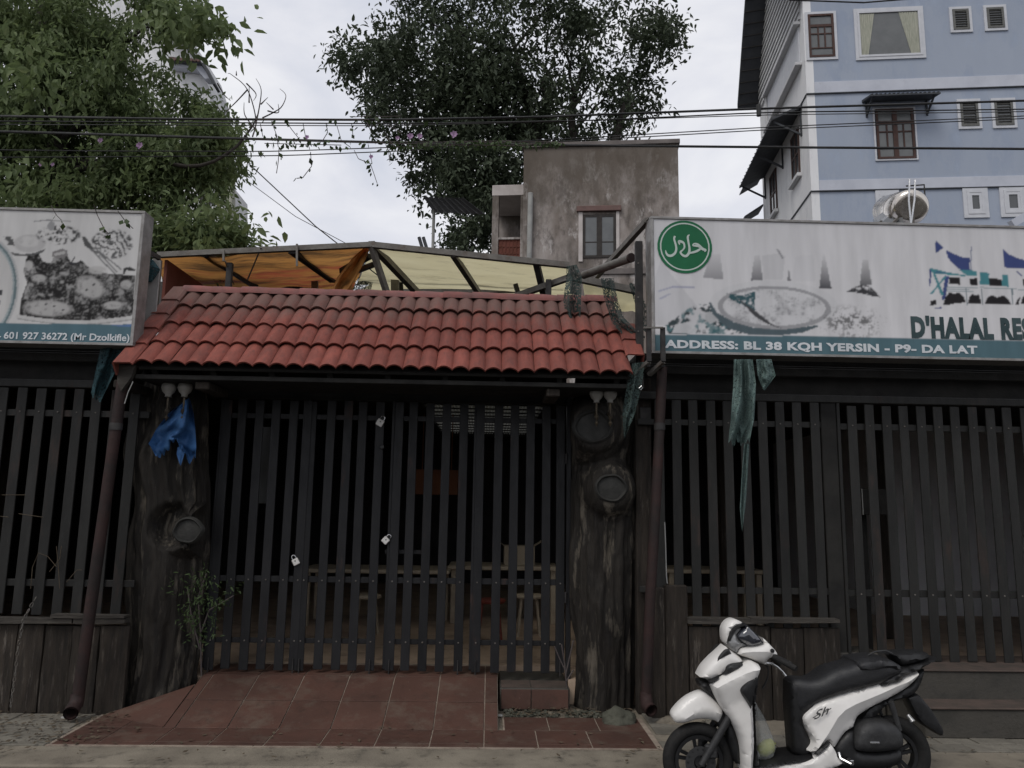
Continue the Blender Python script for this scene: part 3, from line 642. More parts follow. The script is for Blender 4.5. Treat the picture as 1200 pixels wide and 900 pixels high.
# ================================================================== TIMBER WALLS AT THE FOOT OF THE FENCE
M["darkwood2"] = mat("weathered_board", (.065,.058,.050), (.034,.030,.026), 6, .85, .8, 30, stretch=(.6,4,6), dirt=((.16,.15,.13), 9, .60, .74, .6))
def timber_wall(us, v0, v1, Y, label, captop):
    za = P(us[0], v0, Y).z; x0 = P(us[0], v1, Y).x; root = thing('timber_wall', ((P(us[0],v1,Y).x+P(us[-1],v1,Y).x)/2, Y, 0), label, 'wall')
    for a, b_ in zip(us[:-1], us[1:]):
        xa, xb = P(a, (v0+v1)/2, Y).x, P(b_, (v0+v1)/2, Y).x; y = Y + random.uniform(-.012, .02); top = za - random.uniform(0, .02)
        V = []; F = []; nx, nz_ = 8, 14
        for i in range(nz_+1):
            for j in range(nx+1):
                z = -.004 + (top+.004)*i/nz_; x = xa+.006 + (xb-xa-.012)*j/nx
                e = 0 if 0 < j < nx else .012
                V.append((x + (.006*mnoise.noise(Vector((a, z*5, j)))), y + e + .010*mnoise.fractal(Vector((x*14, a, z*2)), 1, 2, 4), z))
        for i in range(nz_):
            for j in range(nx): q = i*(nx+1)+j; F.append((q, q+1, q+nx+2, q+nx+1))
        n0 = len(V); bk = [(xa+.006, y+.06, -.004), (xb-.006, y+.06, -.004), (xb-.006, y+.06, top), (xa+.006, y+.06, top)]
        b = MB(); b.v = [Vector(q) for q in V+bk]; b.f = F + [(n0+1, n0, n0+3, n0+2)]
        # sides and top
        b.f += [tuple([i*(nx+1) for i in range(nz_+1)][::1] + [n0+3, n0]), tuple([i*(nx+1)+nx for i in range(nz_+1)][::-1] + [n0+1, n0+2]), tuple([nz_*(nx+1)+j for j in range(nx+1)] + [n0+2, n0+3])]
        obj('plank', b, M['darkwood'], root, smooth=35, fixn=True)
    for (ua, ub, va, h, dy) in captop:
        A, B = P(ua, va, Y-.04), P(ub, va+ (ub-ua)*.02, Y-.04)
        obj('capping_board', MB().prism([(A.x, A.y-dy, A.z), (B.x, B.y-dy, A.z-.005), (B.x, B.y-dy, A.z-h*.85), ((A.x+B.x)/2, B.y-dy, A.z-h*1.05), (A.x, A.y-dy, A.z-h)], (0, .11, 0)), M['darkwood2'], root)
    return root
timber_wall([-150,-95,-45,14,46,80,113,148], 729, 838, 6.98, 'left timber wall of old dark planks below the fence, behind the rusty pipe',
            [(-150, 84, 722, .05, 0), (60, 146, 720, .028, .012), (86, 146, 724.5, .045, .0)])
timber_wall([808,843,874,905,944,988], 733, 836, 6.98, 'right timber wall of dark planks under the fence, behind the scooter',
            [(806, 900, 724, .05, 0), (880, 984, 724, .04, .004)])
# upright stump and square post between pillar and wall
q0, q1 = P(764, 800, 7.0), P(808, 800, 7.0)
st = thing('timber_stub', ((q0.x+q1.x)/2, 7.05, 0), 'tall worn dark timber standing between the right rusty pipe and the timber wall', 'timber')
for a, b_, h in ((764, 781, 689), (781, 808, 686)):
    xa, xb = P(a, 760, 6.97).x, P(b_, 760, 6.97).x; zz = P(a, h, 6.97).z; b = MB().cbox(xa, xb-.004, 6.96+random.uniform(0,.03), 7.055, -.004, zz, .012)
    obj('board', b, M['darkwood'], st)
sq = thing('square_post', (P(754,700,7.2).x, 7.22, 0), 'square dark brown post between right log pillar and rusty pipe', 'post')
obj('post_shaft', MB().cbox(P(746,650,7.15).x, P(765,650,7.15).x, 7.14, 7.28, -.004, 3.0, .008), M['darkwood'], sq)
obj('metal_bracket', MB().cbox(P(750,470,7.13).x, P(763,470,7.13).x, 7.128, 7.138, 2.58, 2.72, .002), M['steeldark'], sq)

# ================================================================== RUSTY PIPES
def pipe(pts, r, label):
    root = thing('drain_pipe', (pts[-1].x, pts[-1].y, 0), label, 'pipe')
    obj('pipe_shaft', MB().tube(pts, r, 14), M['rustpipe'], root, smooth=50)
    q = pts[-1]; e = [q + Vector((0,0,.10)), q + Vector((0,-.01,.04)), q + Vector((.0,-.06,-.005)), q + Vector((.02,-.13,-.022))]
    b = MB().tube(e, [r*1.12, r*1.18, r*1.2, r*1.2], 16, caps=False).tube([p for p in e[::-1]], [r*.95]*4, 16, caps=False)
    obj('elbow_mouth', b, M['rustpipe'], root, smooth=50, fixn=False)
    obj('clamp', MB().tube([pts[1]+Vector((0,0,.03)), pts[1]-Vector((0,0,.03))], r*1.12, 14), M['steeldark'], root, smooth=50)
pipe([P(144,446,6.72), P(136,500,6.72), P(122,600,6.74), P(105,720,6.76), P(90,828,6.80)], .047, 'rusty pipe leaning from the left roof end down to the left timber wall')
pipe([P(776,430,6.78), P(773,500,6.78), P(768,600,6.80), P(762,700,6.84), P(757,825,6.90)], .045, 'rusty pipe right of the log pillar running down from the right sign')

# ================================================================== TILED CANOPY ROOF
RX0, RX1 = P(158, 440, 6.6).x, P(741, 441, 6.6).x
EZ = P(400, 436, 6.6).z; RY1 = 7.6; RZ1 = P(400, 349, RY1).z; EY = 6.6
cn = thing('tiled_canopy', ((RX0+RX1)/2, 7.1, EZ), 'small red wavy tiled roof over the gate between the two log pillars', 'canopy roof')
SL = math.hypot(RY1-EY, RZ1-EZ); sd_ = Vector((0, (RY1-EY)/SL, (RZ1-EZ)/SL)); sn_ = Vector((0, -sd_.z, sd_.y))
NT = 15; TW = (RX1-RX0)/NT; NR = 4; ROW = SL/NR
SRot = Matrix((Vector((1,0,0)), sd_, sn_)).transposed()
def roof_tile_mesh(seed):
    rs = random.Random(seed); b = MB(); nx = 20; L_ = ROW + .05; th = .012
    def hgt(t): return .040*abs(math.sin(math.pi*2*t))**.75
    rows = [(0, .045), (L_*.5, .028), (L_, .008)]
    for s, lift in rows:
        for k in range(nx+1):
            t = k/nx; b.v.append(Vector((t*TW - .002*(t-.5), s, lift + hgt(t))))
    n = nx+1
    for k in range(nx+1):
        t = k/nx; b.v.append(Vector((t*TW, .004, rows[0][1] + hgt(t) - th*1.4)))
    for k in range(nx+1):
        t = k/nx; b.v.append(Vector((t*TW, .08, rows[0][1] + hgt(t) - th*1.6)))
    for i in range(2):
        for k in range(nx): b.f.append((i*n+k, i*n+k+1, (i+1)*n+k+1, (i+1)*n+k))
    for k in range(nx): b.f.append((3*n+k, 3*n+k+1, k+1, k)); b.f.append((4*n+k, 4*n+k+1, 3*n+k+1, 3*n+k))
    me = bpy.data.meshes.new('roof_tile'); me.from_pydata(b.v, [], b.f); me.materials.append(M['roof'])
    for p in me.polygons: p.use_smooth = True
    me.set_sharp_from_angle(angle=R(45)); return me
rtm = roof_tile_mesh(1)
for r_ in range(NR):
    for k in range(NT):
        p = Vector((RX0 + k*TW, EY, EZ)) + sd_*(r_*ROW + random.uniform(-.008,.006)) + sn_*random.uniform(-.003,.006)
        o = instance('roof_tile', rtm, cn, p); mt = (Matrix.Rotation(random.uniform(-.006,.006), 3, 'Z') @ SRot); o.rotation_euler = mt.to_euler()
# boards beneath the tiles, back slope
b = MB(); A = Vector((0, EY, EZ)); 
def onslope(x, s, h): return Vector((x, EY, EZ)) + sd_*s + sn_*h
b.add([onslope(RX0+.01, .03, -.012), onslope(RX1-.01, .03, -.012), onslope(RX1-.01, SL, -.012), onslope(RX0+.01, SL, -.012),
       onslope(RX0+.01, .03, -.035), onslope(RX1-.01, .03, -.035), onslope(RX1-.01, SL-.03, -.035), onslope(RX0+.01, SL-.03, -.035)],
      [(0,1,2,3),(7,6,5,4),(0,4,5,1),(1,5,6,2),(2,6,7,3),(3,7,4,0)])
obj('roof_board', b, M['beam'], cn)
obj('back_board', MB().prism([(RX0, RY1-.02, RZ1-.02), (RX0, 7.72, RZ1-.05), (RX0, 7.72, 3.27), (RX0, 7.68, 3.27), (RX0, 7.68, RZ1-.09)], (RX1-RX0, 0, 0)), M['darkwood'], cn)
for k in range(9):
    x = RX0+.12 + k*(RX1-RX0-.24)/8; b = MB().beam(onslope(x, .06, -.075), onslope(x, SL-.08, -.075), .05, .075, up=sn_); obj('rafter', b, M['beam'], cn)
obj('fascia', MB().cbox(RX0-.02, RX1+.02, EY+.05, EY+.075, EZ-.085, EZ-.045, .004), M['beam'], cn)
obj('soffit', MB().cbox(RX0+.02, RX1-.02, EY+.09, 7.29, EZ-.085, EZ-.07, .003), M['beam'], cn)
for x in (-3.2, -2.5, .55): obj('bracket_beam', MB().cbox(x-.06, x+.06, EY+.1, 7.2, EZ-.16, EZ-.09, .008), M['darkwood'], cn)
for x in (RX0+.012, RX1-.03): obj('gable_board', MB().prism([(x, EY+.08, EZ-.09), (x, 7.30, EZ-.09), (x, 7.66, 3.3), (x, RY1-.06, RZ1-.12), (x, EY+.08, EZ-.05)], (.018,0,0)), M['beam'], cn)
# ridge caps
nr = 15
for k in range(nr):
    x0 = RX0-.04 + k*(RX1-RX0+.04)/nr; L_ = (RX1-RX0+.04)/nr + .02; V = []; n = 10
    b = MB()
    for sx, gr in ((0, 1.0), (.14, 1.0), (L_, .90)):
        for j in range(n+1):
            a = math.pi*j/n; b.v.append(Vector((x0+sx, RY1+.005-math.cos(a)*.095*gr, RZ1+.0+math.sin(a)*.085*gr - .018 + .02)))
    for i in range(2):
        for j in range(n): b.f.append((i*(n+1)+j, i*(n+1)+j+1, (i+1)*(n+1)+j+1, (i+1)*(n+1)+j))
    b.f.append(tuple(range(n+1)))
    o = obj('ridge_tile', b, M['ridge'], cn, smooth=50)
    o.location.z += random.uniform(-.004, .006)
# verge tiles
def verge(xin, side, s0, s1, m):
    w = .17; b = MB(); xo = xin + side*w; h = .062
    prof = [(xin, h), (xin+side*.02, h+.018), (xo-side*.01, h+.014), (xo, h+.004), (xo, h-.12)]
    for s, dh in ((s0, .012), (s1+.03, -.008)):
        for x, hh in prof: b.v.append(onslope(x, s, hh+dh))
        for x, hh in prof[::-1]: b.v.append(onslope(x - (side*.014 if x == xo else 0), s, hh+dh-(.014 if hh > 0 else 0)))
    n = len(prof)*2
    for i in range(n): j = (i+1) % n; b.f.append((i, j, n+j, n+i))
    b.f += [tuple(range(n))[::-1], tuple(range(n, 2*n))]
    obj('verge_tile', b, m, cn)
for k in range(5): verge(RX0+.01, -1, k*SL/5-.05*(k == 0), (k+1)*SL/5, M['roof'])
for k in range(1, 3): verge(RX1-.03, 1, k*SL/5-.02, (k+1)*SL/5, M['roof'])
e0 = onslope(RX0-.16, -.04, -.06)
obj('barge_end', MB().prism([e0+Vector((0,0,.10)), e0+Vector((.15,0,.10)), e0+Vector((.13,0,-.0)), e0+Vector((.05,0,-.13)), e0+Vector((.01,0,-.05))], (0,.05,0)), M['darkwood2'], cn)

# ================================================================== WALL LAMPS under the eave
def lamp(u, v, Y, label):
    c = P(u, v, Y); t = thing('wall_lamp', c, label, 'lamp')
    obj('lamp_shade', MB().lathe([(0,.045),(.045,.05),(.062,.03),(.064,0),(.05,-.035),(.028,-.055),(.026,-.075),(.034,-.078),(0,-.08)], c, seg=20), M['lampglass'], t, smooth=60)
    obj('bracket', MB().tube([c+Vector((0,0,-.08)), c+Vector((0,0,-.14)), c+Vector((0,.05,-.18)), c+Vector((0,.14,-.16))], .011, 8), M['brass'], t, smooth=True)
    obj('finial', MB().lathe([(0,-.30),(.006,-.285),(.018,-.265),(.006,-.24),(.020,-.215),(.022,-.20),(.008,-.18),(.008,-.14),(0,-.14)], c, seg=12), M['brass'], t, smooth=True)
lamp(198, 455, 6.9, 'left of the two white glass lamps above the blue rag on the left pillar')
lamp(217, 455, 6.9, 'right of the two white glass lamps above the blue rag on the left pillar')
lamp(699, 462, 6.9, 'left of the two white glass lamps at the top of the right log pillar')
lamp(715, 462, 6.9, 'right of the two white glass lamps at the top of the right log pillar')

# ================================================================== HANGING CLOTH, NETS
def drape(name, left, right, Y, m, label, cat, nx=14, ny=26, fold=.03, thick=0, yb=0.0, seed=0, jag=0.0, fray=0.0, bottom=None):
    """left/right: photo outlines from top to bottom; cloth with folds between them"""
    def along(pts, t):
        t *= len(pts)-1; i = min(int(t), len(pts)-2); f = t-i
        return tuple(pts[i][k]*(1-f)+pts[i+1][k]*f for k in (0, 1))
    V = []; F = []
    for j in range(ny+1):
        t = j/ny; a = along(left, t); c = along(right, t)
        for i in range(nx+1):
            s = i/nx; u = a[0]+(c[0]-a[0])*s; v = a[1]+(c[1]-a[1])*s
            if jag and t > .75: v += (t-.75)*4*jag*(mnoise.noise(Vector((s*6+seed, 3.1, t)))+.3*math.sin(s*23+seed))
            if bottom and t > .45: v += (t-.45)/.55*np.interp(s, [k/(len(bottom)-1) for k in range(len(bottom))], bottom)
            if fray and t > .8: v += (t-.8)*5*fray*(mnoise.noise(Vector((s*14, 7.7, 0)))*1.3+mnoise.noise(Vector((s*37, 1.7, 0)))*.8)
            y = Y + yb*t + fold*math.sin(s*9+seed+2.5*mnoise.noise(Vector((s*2, t*3, seed)))) + fold*.8*mnoise.noise(Vector((s*5, t*4, seed+3)))
            q = P(u, v, y); V.append(tuple(q))
    for j in range(ny):
        for i in range(nx): k = j*(nx+1)+i; F.append((k, k+1, k+nx+2, k+nx+1))
    o = npmesh(name, V, F, m, None, smooth=True)
    c = Vector(V[nx//2]); me = o.data
    co = np.empty(len(V)*3, dtype=np.float32); me.vertices.foreach_get('co', co); co = co.reshape(-1,3) - np.array(c, dtype=np.float32)
    me.vertices.foreach_set('co', co.ravel()); o.location = c; me.update()
    return setp(o, label, cat)
drape('blue_rag', [(214,471),(196,486),(183,503),(174,520),(183,532)], [(222,466),(227,485),(229,505),(230,525),(229,538)], 6.96, M['tarp'], 'torn bright blue plastic rag hanging on the left log pillar', 'rag', fold=.075, nx=70, ny=44, fray=5, bottom=[0,3,-1,-7,-16,-19,-14,-6,1,4,-2])
drape('blue_rag_scrap', [(208,524),(207,532),(209,540)], [(214,522),(216,532),(212,546)], 6.93, M['tarp'], 'small bright blue scrap dangling below the blue rag', 'rag', jag=3, fold=.008, nx=6, ny=8)
drape('netting', [(664,312),(663,330),(660,352),(664,374)], [(676,310),(682,325),(681,352),(680,378)], 7.30, M['net'], 'dark green net bundle hanging over the ridge of the tiled roof', 'net', jag=6, fold=.05, seed=2)
drape('netting', [(704,326),(708,350),(717,378),(733,396),(752,405)], [(719,326),(724,352),(731,372),(745,386),(756,394)], 7.05, M['net'], 'dark net strand trailing down the right end of the tiled roof', 'net', jag=3, fold=.05, seed=5)
drape('netting', [(741,426),(735,450),(729,485),(731,512)], [(756,424),(752,452),(744,485),(733,512)], 6.62, M['net'], 'grey green net strip hanging below the right corner of the tiled roof', 'net', jag=3, fold=.03, seed=7)
drape('netting', [(860,421),(859,455),(856,495),(853,519)], [(882,421),(886,450),(884,490),(878,520)], 6.6, M['netpale'], 'pale green torn net hanging under the right sign, widest of the two', 'net', jag=3, fold=.09, seed=9, nx=50, ny=40, fray=4, bottom=[0,-2,2,-3,3,0,-4,-2])
drape('netting', [(872,520),(869,560),(867,595),(869,619)], [(878,520),(876,560),(874,590),(870,621)], 6.6, M['netpale'], 'thin pale green net tail hanging in front of the right fence slats', 'net', jag=0, fold=.03, seed=4, nx=14, fray=3)
drape('netting', [(886,421),(888,440),(892,452)], [(904,421),(909,440),(896,458)], 6.62, M['netpale'], 'small pale net scrap under the right sign, right of the long net', 'net', jag=3, fold=.03, seed=12)
drape('netting', [(118,407),(112,435),(106,462)], [(150,407),(138,430),(118,470)], 6.85, M['netblue'], 'dark blue net hanging under the right end of the left sign', 'net', jag=8, fold=.05, seed=15)
drape('netting', [(736,330),(744,355),(748,385)], [(748,335),(758,360),(762,392)], 7.2, M['net'], 'dark net behind the black upright post beside the right sign', 'net', jag=4, fold=.05, seed=19)

# ================================================================== SIGN BOARDS
SGY = 6.70
SX0, SX1r = P(763, 330, SGY).x, 6.0
sz0, sz1 = P(770, 414, SGY).z, P(770, 254, SGY).z
sg = thing('restaurant_sign', ((SX0+SX1r)/2, SGY+.1, sz0), 'long white restaurant sign on the right with green round emblem and address band', 'sign')
obj('sign_box', MB().box(SX0+.012, SX1r-.012, SGY+.004, SGY+.22, sz0+.012, sz1-.012), M['signside'], sg)
for a in ((SX0, SX1r, sz1-.02, sz1), (SX0, SX1r, sz0, sz0+.02)): obj('frame_edge', MB().cbox(a[0], a[1], SGY-.012, SGY+.23, a[2]-.002, a[3]+.002, .003), M['alu'], sg)
for x in (SX0, SX1r-.025): obj('frame_edge', MB().cbox(x, x+.028, SGY-.010, SGY+.228, sz0+.0195, sz1-.0195, .003), M['alu'], sg)
BG = (.62,.61,.62); cv = Canvas(SX0+.03, SX1r-.03, sz0+.02, sz1-.02, SGY, .009, BG)
C1 = (760, 240, 4.0); X_, Z_ = cv.X, cv.Z
dark = (.05,.05,.055)
n_f = vnoise(X_, Z_, 30, 1); n_m = vnoise(X_, Z_, 12, 2); n_c = vnoise(X_, Z_, 5, 3); n_x = vnoise(X_, Z_, 70, 5, 2)
# band
cv.put(cv.poly([(-20,607),(900,618),(1800,640),(9000,850),(9000,1200),(-20,1000)], C1), (.085,.15,.175))
# soft left corner
cv.put(cv.poly([(30,340),(60,250),(110,330),(330,600),(30,560)], C1)*.35, (.40,.40,.42))
for a, b_ in (((50,405),(110,385)),((110,385),(215,388)),((55,440),(100,418))): cv.line(a, b_, .014, (.28,.29,.40), C1, .7)
# glasses
def grad(m, col, z0, z1, amt=.8):
    t = np.clip((z1-Z_)/(z1-z0), 0, 1); cv.put(m*t, col, amt)
gz = [cv.pt([(0,yy)], C1)[0][1] for yy in (380, 200)]
grad(cv.poly([(255,342),(290,235),(335,228),(352,350)], C1), (.10,.10,.11), gz[0], gz[1]); 
grad(cv.poly([(480,355),(497,236),(522,236),(536,355)], C1), (.07,.07,.08), gz[0], gz[1], 1)
cv.put(cv.poly([(542,352),(530,238),(605,228),(640,240),(628,352)], C1)*.3, (.36,.36,.37)); cv.line((605,210),(628,248), .018, (.20,.20,.21), C1, .8)
cv.put(cv.poly([(670,360),(690,240),(770,235),(785,360)], C1)*.15, (.40,.40,.42))
grad(cv.poly([(650,358),(657,295),(668,358)], C1), (.06,.06,.07), gz[0], gz[1], 1)
grad(cv.poly([(800,393),(820,205),(858,393)], C1), (.06,.06,.07), gz[0], gz[1], 1)
grad(cv.poly([(990,377),(1003,257),(1028,257),(1047,377)], C1), (.06,.06,.065), gz[0], gz[1], 1)
cv.put(cv.poly([(928,408),(960,388),(1000,375),(1040,383),(1062,405),(1085,433),(1030,425),(985,413)], C1)*np.clip((n_f-.3)*6,0,1), dark)
# plate
cv.put(cv.ell(588,472,302,118,C1)*.5, (.56,.56,.57))
cv.put(np.clip(cv.poly([(282,455),(300,520),(370,580),(470,608),(600,614),(720,600),(800,570),(790,565),(640,584),(500,578),(400,550),(320,505),(290,455)], C1),0,1), (.09,.12,.135))
ring = np.clip(cv.ell(590,482,264,102,C1) - cv.ell(590,480,240,86,C1), 0, 1); cv.put(ring*.75, (.24,.24,.25))
inner = cv.ell(590,480,240,86,C1)
cv.put(inner*np.clip((n_m-.52)*4,0,1)*.35, (.25,.25,.26)); cv.put(inner*np.clip((n_x*.6+n_m*.5-.63)*5,0,1)*.6, (.16,.16,.17))
cv.put(cv.poly([(365,415),(440,425),(500,405),(498,480),(505,505),(440,470),(385,445)], C1)*np.clip((n_f*.7+n_x*.3-.36)*9,0,1), (.045,.10,.115))
cv.put(cv.poly([(420,440),(505,500),(580,560),(640,585),(560,560),(500,525)], C1), (.07,.07,.075))
# leaves left, grains right
reg = cv.poly([(235,462),(285,470),(300,520),(380,585),(450,605),(90,605),(80,560),(130,530),(180,490)], C1)
cv.put(reg*np.clip((n_f*.6+n_c*.5-.50)*14,0,1), (.045,.06,.065)); cv.put(reg*np.clip((vnoise(X_,Z_,16,9)-.55)*12,0,1)*.8, (.07,.16,.175))
cv.put(cv.poly([(110,600),(125,560),(200,548),(230,585),(220,605)], C1)*.9, (.55,.55,.56)); cv.put(cv.poly([(240,510),(290,500),(330,540),(290,560)], C1)*.8, (.50,.50,.51))
reg = np.clip(cv.ell(950,555,190,95,C1,.6),0,1); cv.put(reg*np.clip((n_x*.55+n_m*.55-.56)*11,0,1)*.85, (.10,.10,.10))
# printed building
C2 = (1050, 270, 6.92)
blue, teal, blk, wht = (.055,.075,.20), (.075,.24,.27), (.022,.02,.022), (.58,.58,.59)
for q in ([(320,80),(385,140),(320,190)], [(405,160),(470,190),(530,215),(600,225),(595,318),(520,318),(460,270),(420,220)], [(865,148),(920,195),(985,225),(1100,255),(1200,250),(1200,190),(1260,160),(1240,290),(1020,312),(875,300)],
          [(318,625),(372,622),(370,637),(318,638)], [(400,365),(432,372),(400,560),(370,565)], [(270,310),(290,320),(278,465),(270,440)], [(975,330),(990,335),(1030,368),(1010,372)]): cv.put(cv.poly(q, C2), blue)
for q in ([(510,320),(600,318),(655,335),(655,372),(580,370)], [(680,340),(755,345),(755,445),(680,440)], [(860,355),(910,362),(915,458),(860,452)], [(1100,330),(1180,330),(1185,450),(1105,450)],
          [(270,305),(340,318),(420,340),(560,362),(560,373),(420,360),(300,350)], [(300,350),(318,352),(388,520),(365,530)], [(395,370),(410,375),(290,520),(275,515)]): cv.put(cv.poly(q, C2), teal)
cv.put(cv.poly([(300,345),(420,345),(330,330)], C2), blue, .6)
for dx in (0, 430):
    for q in ([(430,380),(515,382),(518,440),(430,435)], [(597,388),(660,388),(665,450),(605,448)], [(755,388),(858,395),(860,455),(755,448)],
          [(380,608),(400,540),(430,505),(447,503),(470,517),(490,507),(515,505),(550,540),(568,585),(440,598),(440,608)], [(582,590),(600,530),(618,516),(645,528),(668,520),(680,530),(690,598)],
          [(718,600),(745,540),(780,525),(820,545),(850,532),(880,530),(910,560),(935,602)], [(277,568),(328,566),(325,606),(277,607)]):
        if dx == 0 or q[0][0] > 520: cv.put(cv.poly([(x+dx, y+4*(dx > 0)) for x, y in q], C2), blk)
for q in ([(970,600),(985,560),(1003,540),(1012,545),(1000,560),(998,602)],): cv.put(cv.poly(q, C2), blk)
for xq in (568, 695, 940, 1130): cv.line((xq,472),(xq+8,600), .012, (.16,.20,.22), C2)
for yq in (458, 475, 490): cv.line((410,yq),(680,yq+12), .007, (.20,.26,.28), C2, .8)
cv.line((680,462),(1250,492), .009, (.20,.26,.28), C2, .8); cv.line((610,135),(606,320), .010, (.14,.16,.26), C2, .9)
cv.build('print_face', printmat('right_sign_print'), sg)
# emblem
C1p = lambda x, y, dy=0: P(760+x/4, 240+y/4, SGY-.003-dy)
cc = C1p(169.5, 197); rad = abs(C1p(297,197).x - C1p(42,197).x)/2
def disc(r, y, n=56):
    return [(cc.x + r*math.cos(2*math.pi*k/n)*(1 + (.006 if k % 2 else 0)), SGY-y, cc.z + r*math.sin(2*math.pi*k/n)) for k in range(n)]
em = obj('emblem', MB().prism(disc(rad, .006), (0,.003,0)), M['green'], sg)
rb_ = MB(); a, b_ = disc(rad*.91, .008), disc(rad*.86, .008); n = 56
for k in range(n): k2 = (k+1) % n; rb_.add([a[k], a[k2], b_[k2], b_[k]], [(0,1,2,3)])
obj('emblem_ring', rb_, M['letter_g'], em)
def stroke(pts, b, y):
    """brush stroke through (x, y, width) crop points"""
    fine = []
    for i in range(len(pts)-1):
        p0, p1, p2, p3 = pts[max(i-1,0)], pts[i], pts[i+1], pts[min(i+2, len(pts)-1)]
        for k in range(6):
            t = k/6; fine.append(tuple(.5*((2*p1[c]) + (-p0[c]+p2[c])*t + (2*p0[c]-5*p1[c]+4*p2[c]-p3[c])*t*t + (-p0[c]+3*p1[c]-3*p2[c]+p3[c])*t**3) for c in range(3)))
    fine.append(pts[-1]); L_, R_ = [], []
    for i, (x, yy, w) in enumerate(fine):
        a, c = fine[max(i-1,0)], fine[min(i+1,len(fine)-1)]; dx, dy = c[0]-a[0], c[1]-a[1]; l = math.hypot(dx, dy) or 1
        L_.append((x-dy/l*w/2, yy+dx/l*w/2)); R_.append((x+dy/l*w/2, yy-dx/l*w/2))
    for i in range(len(fine)-1):
        b.add([P(760+q[0]/4, 240+q[1]/4, SGY-.009-y) for q in (L_[i], L_[i+1], R_[i+1], R_[i])], [(0,1,2,3)])
ab = MB()
stroke([(124,146,10),(120,160,9),(127,185,9),(130,207,10),(124,226,11),(108,238,12),(92,237,11),(83,226,8),(80,212,3)], ab, 0)
stroke([(192,140,4),(184,150,10),(187,175,9),(192,205,10),(189,226,12),(176,240,12),(160,236,10),(150,222,9),(160,212,7),(168,200,8),(166,182,9),(157,174,11),(143,172,12),(146,187,5)], ab, .0006)
stroke([(190,226,8),(208,223,10),(228,216,11),(243,205,9),(236,196,8),(222,192,9),(208,190,7),(214,182,6),(232,186,9),(252,206,13),(268,212,9),(262,220,4)], ab, .0012)
obj('emblem_script', ab, M['letter_g'], em, fixn=False)
# lettering
def sign_text(s, uL, uR, vT, vB, Y, m, parent, bold=.03, **k):
    a, c = P(uL, vB, Y), P(uR, (vB+vT)/2, Y); top = P(uL, vT, Y)
    return text_mesh('lettering', s, (a.x, Y, a.z), c.x-a.x, top.z-a.z, m, parent, bold, **k)
def sloped(s, uL, uR, vT, vB, vB2, Y, m, parent, bold, **k):
    o = sign_text(s, uL, uR, vT, vB, Y, m, parent, bold, **k); a, c = P(uL, vB, Y), P(uR, vB2, Y); me = o.data; base = wloc(parent); kx = (c.z-a.z)/(c.x-a.x)
    for q in me.vertices: q.co.z += (q.co.x + base.x - a.x)*kx
    me.update(); bm = bmesh.new(); bm.from_mesh(me); bm.verts.ensure_lookup_table(); seen = set(); k = 0
    for v0 in bm.verts:
        if v0.index in seen: continue
        st_ = [v0]; seen.add(v0.index); isl = []
        while st_:
            x = st_.pop(); isl.append(x)
            for e_ in x.link_edges:
                y = e_.other_vert(x)
                if y.index not in seen: seen.add(y.index); st_.append(y)
        ix = {x.index: i for i, x in enumerate(isl)}; fs = {f for x in isl for f in x.link_faces}
        c0_ = isl[0].co.copy(); m2 = bpy.data.meshes.new('letter'); m2.from_pydata([x.co - c0_ for x in isl], [], [[ix[q.index] for q in f.verts] for f in fs]); m2.materials.append(m)
        linkmesh('letter', m2, parent, c0_)
    bm.free(); bpy.data.objects.remove(o)
sloped("ADDRESS: BL 38 KQH YERSIN - P9- DA LAT", 779, 1145, 398, 409.5, 416.5, SGY-.004, M['letter_w'], sg, .045, tracking=1.05)
sloped("D'HALAL", 1068.5, 1164, 369.5, 396, 398, SGY-.004, M['letter_t'], sg, .06, tracking=1.12)
sloped("RESTAURANT", 1174, 1313, 372, 398.4, 400.5, SGY-.004, M['letter_t'], sg, .06, tracking=1.12)

# left sign
LX1 = P(163, 330, SGY).x; LX0 = -6.2; lz0, lz1 = P(100, 404, SGY).z, P(100, 246, SGY).z
ls = thing('restaurant_sign', ((LX0+LX1)/2, SGY+.1, lz0), 'white restaurant sign on the left with black and white food photos and telephone number', 'sign')
obj('sign_box', MB().box(LX0+.012, LX1-.012, SGY+.004, SGY+.17, lz0+.012, lz1-.012), M['signside'], ls)
for z0, z1 in ((lz1-.02, lz1), (lz0, lz0+.02)): obj('frame_edge', MB().cbox(LX0, LX1, SGY-.012, SGY+.18, z0-.002, z1+.002, .003), M['alu'], ls)
for x in (LX0, LX1-.028): obj('frame_edge', MB().cbox(x, x+.028, SGY-.010, SGY+.178, lz0+.0195, lz1-.0195, .003), M['alu'], ls)
cv = Canvas(LX0+.03, LX1-.03, lz0+.02, lz1-.02, SGY, .008, (.56,.55,.54)); C3 = (0, 230, 4.739)
X_, Z_ = cv.X, cv.Z; n_f = vnoise(X_, Z_, 28, 21); n_m = vnoise(X_, Z_, 11, 22); n_x = vnoise(X_, Z_, 60, 25, 2); n_c = vnoise(X_, Z_, 6, 27)
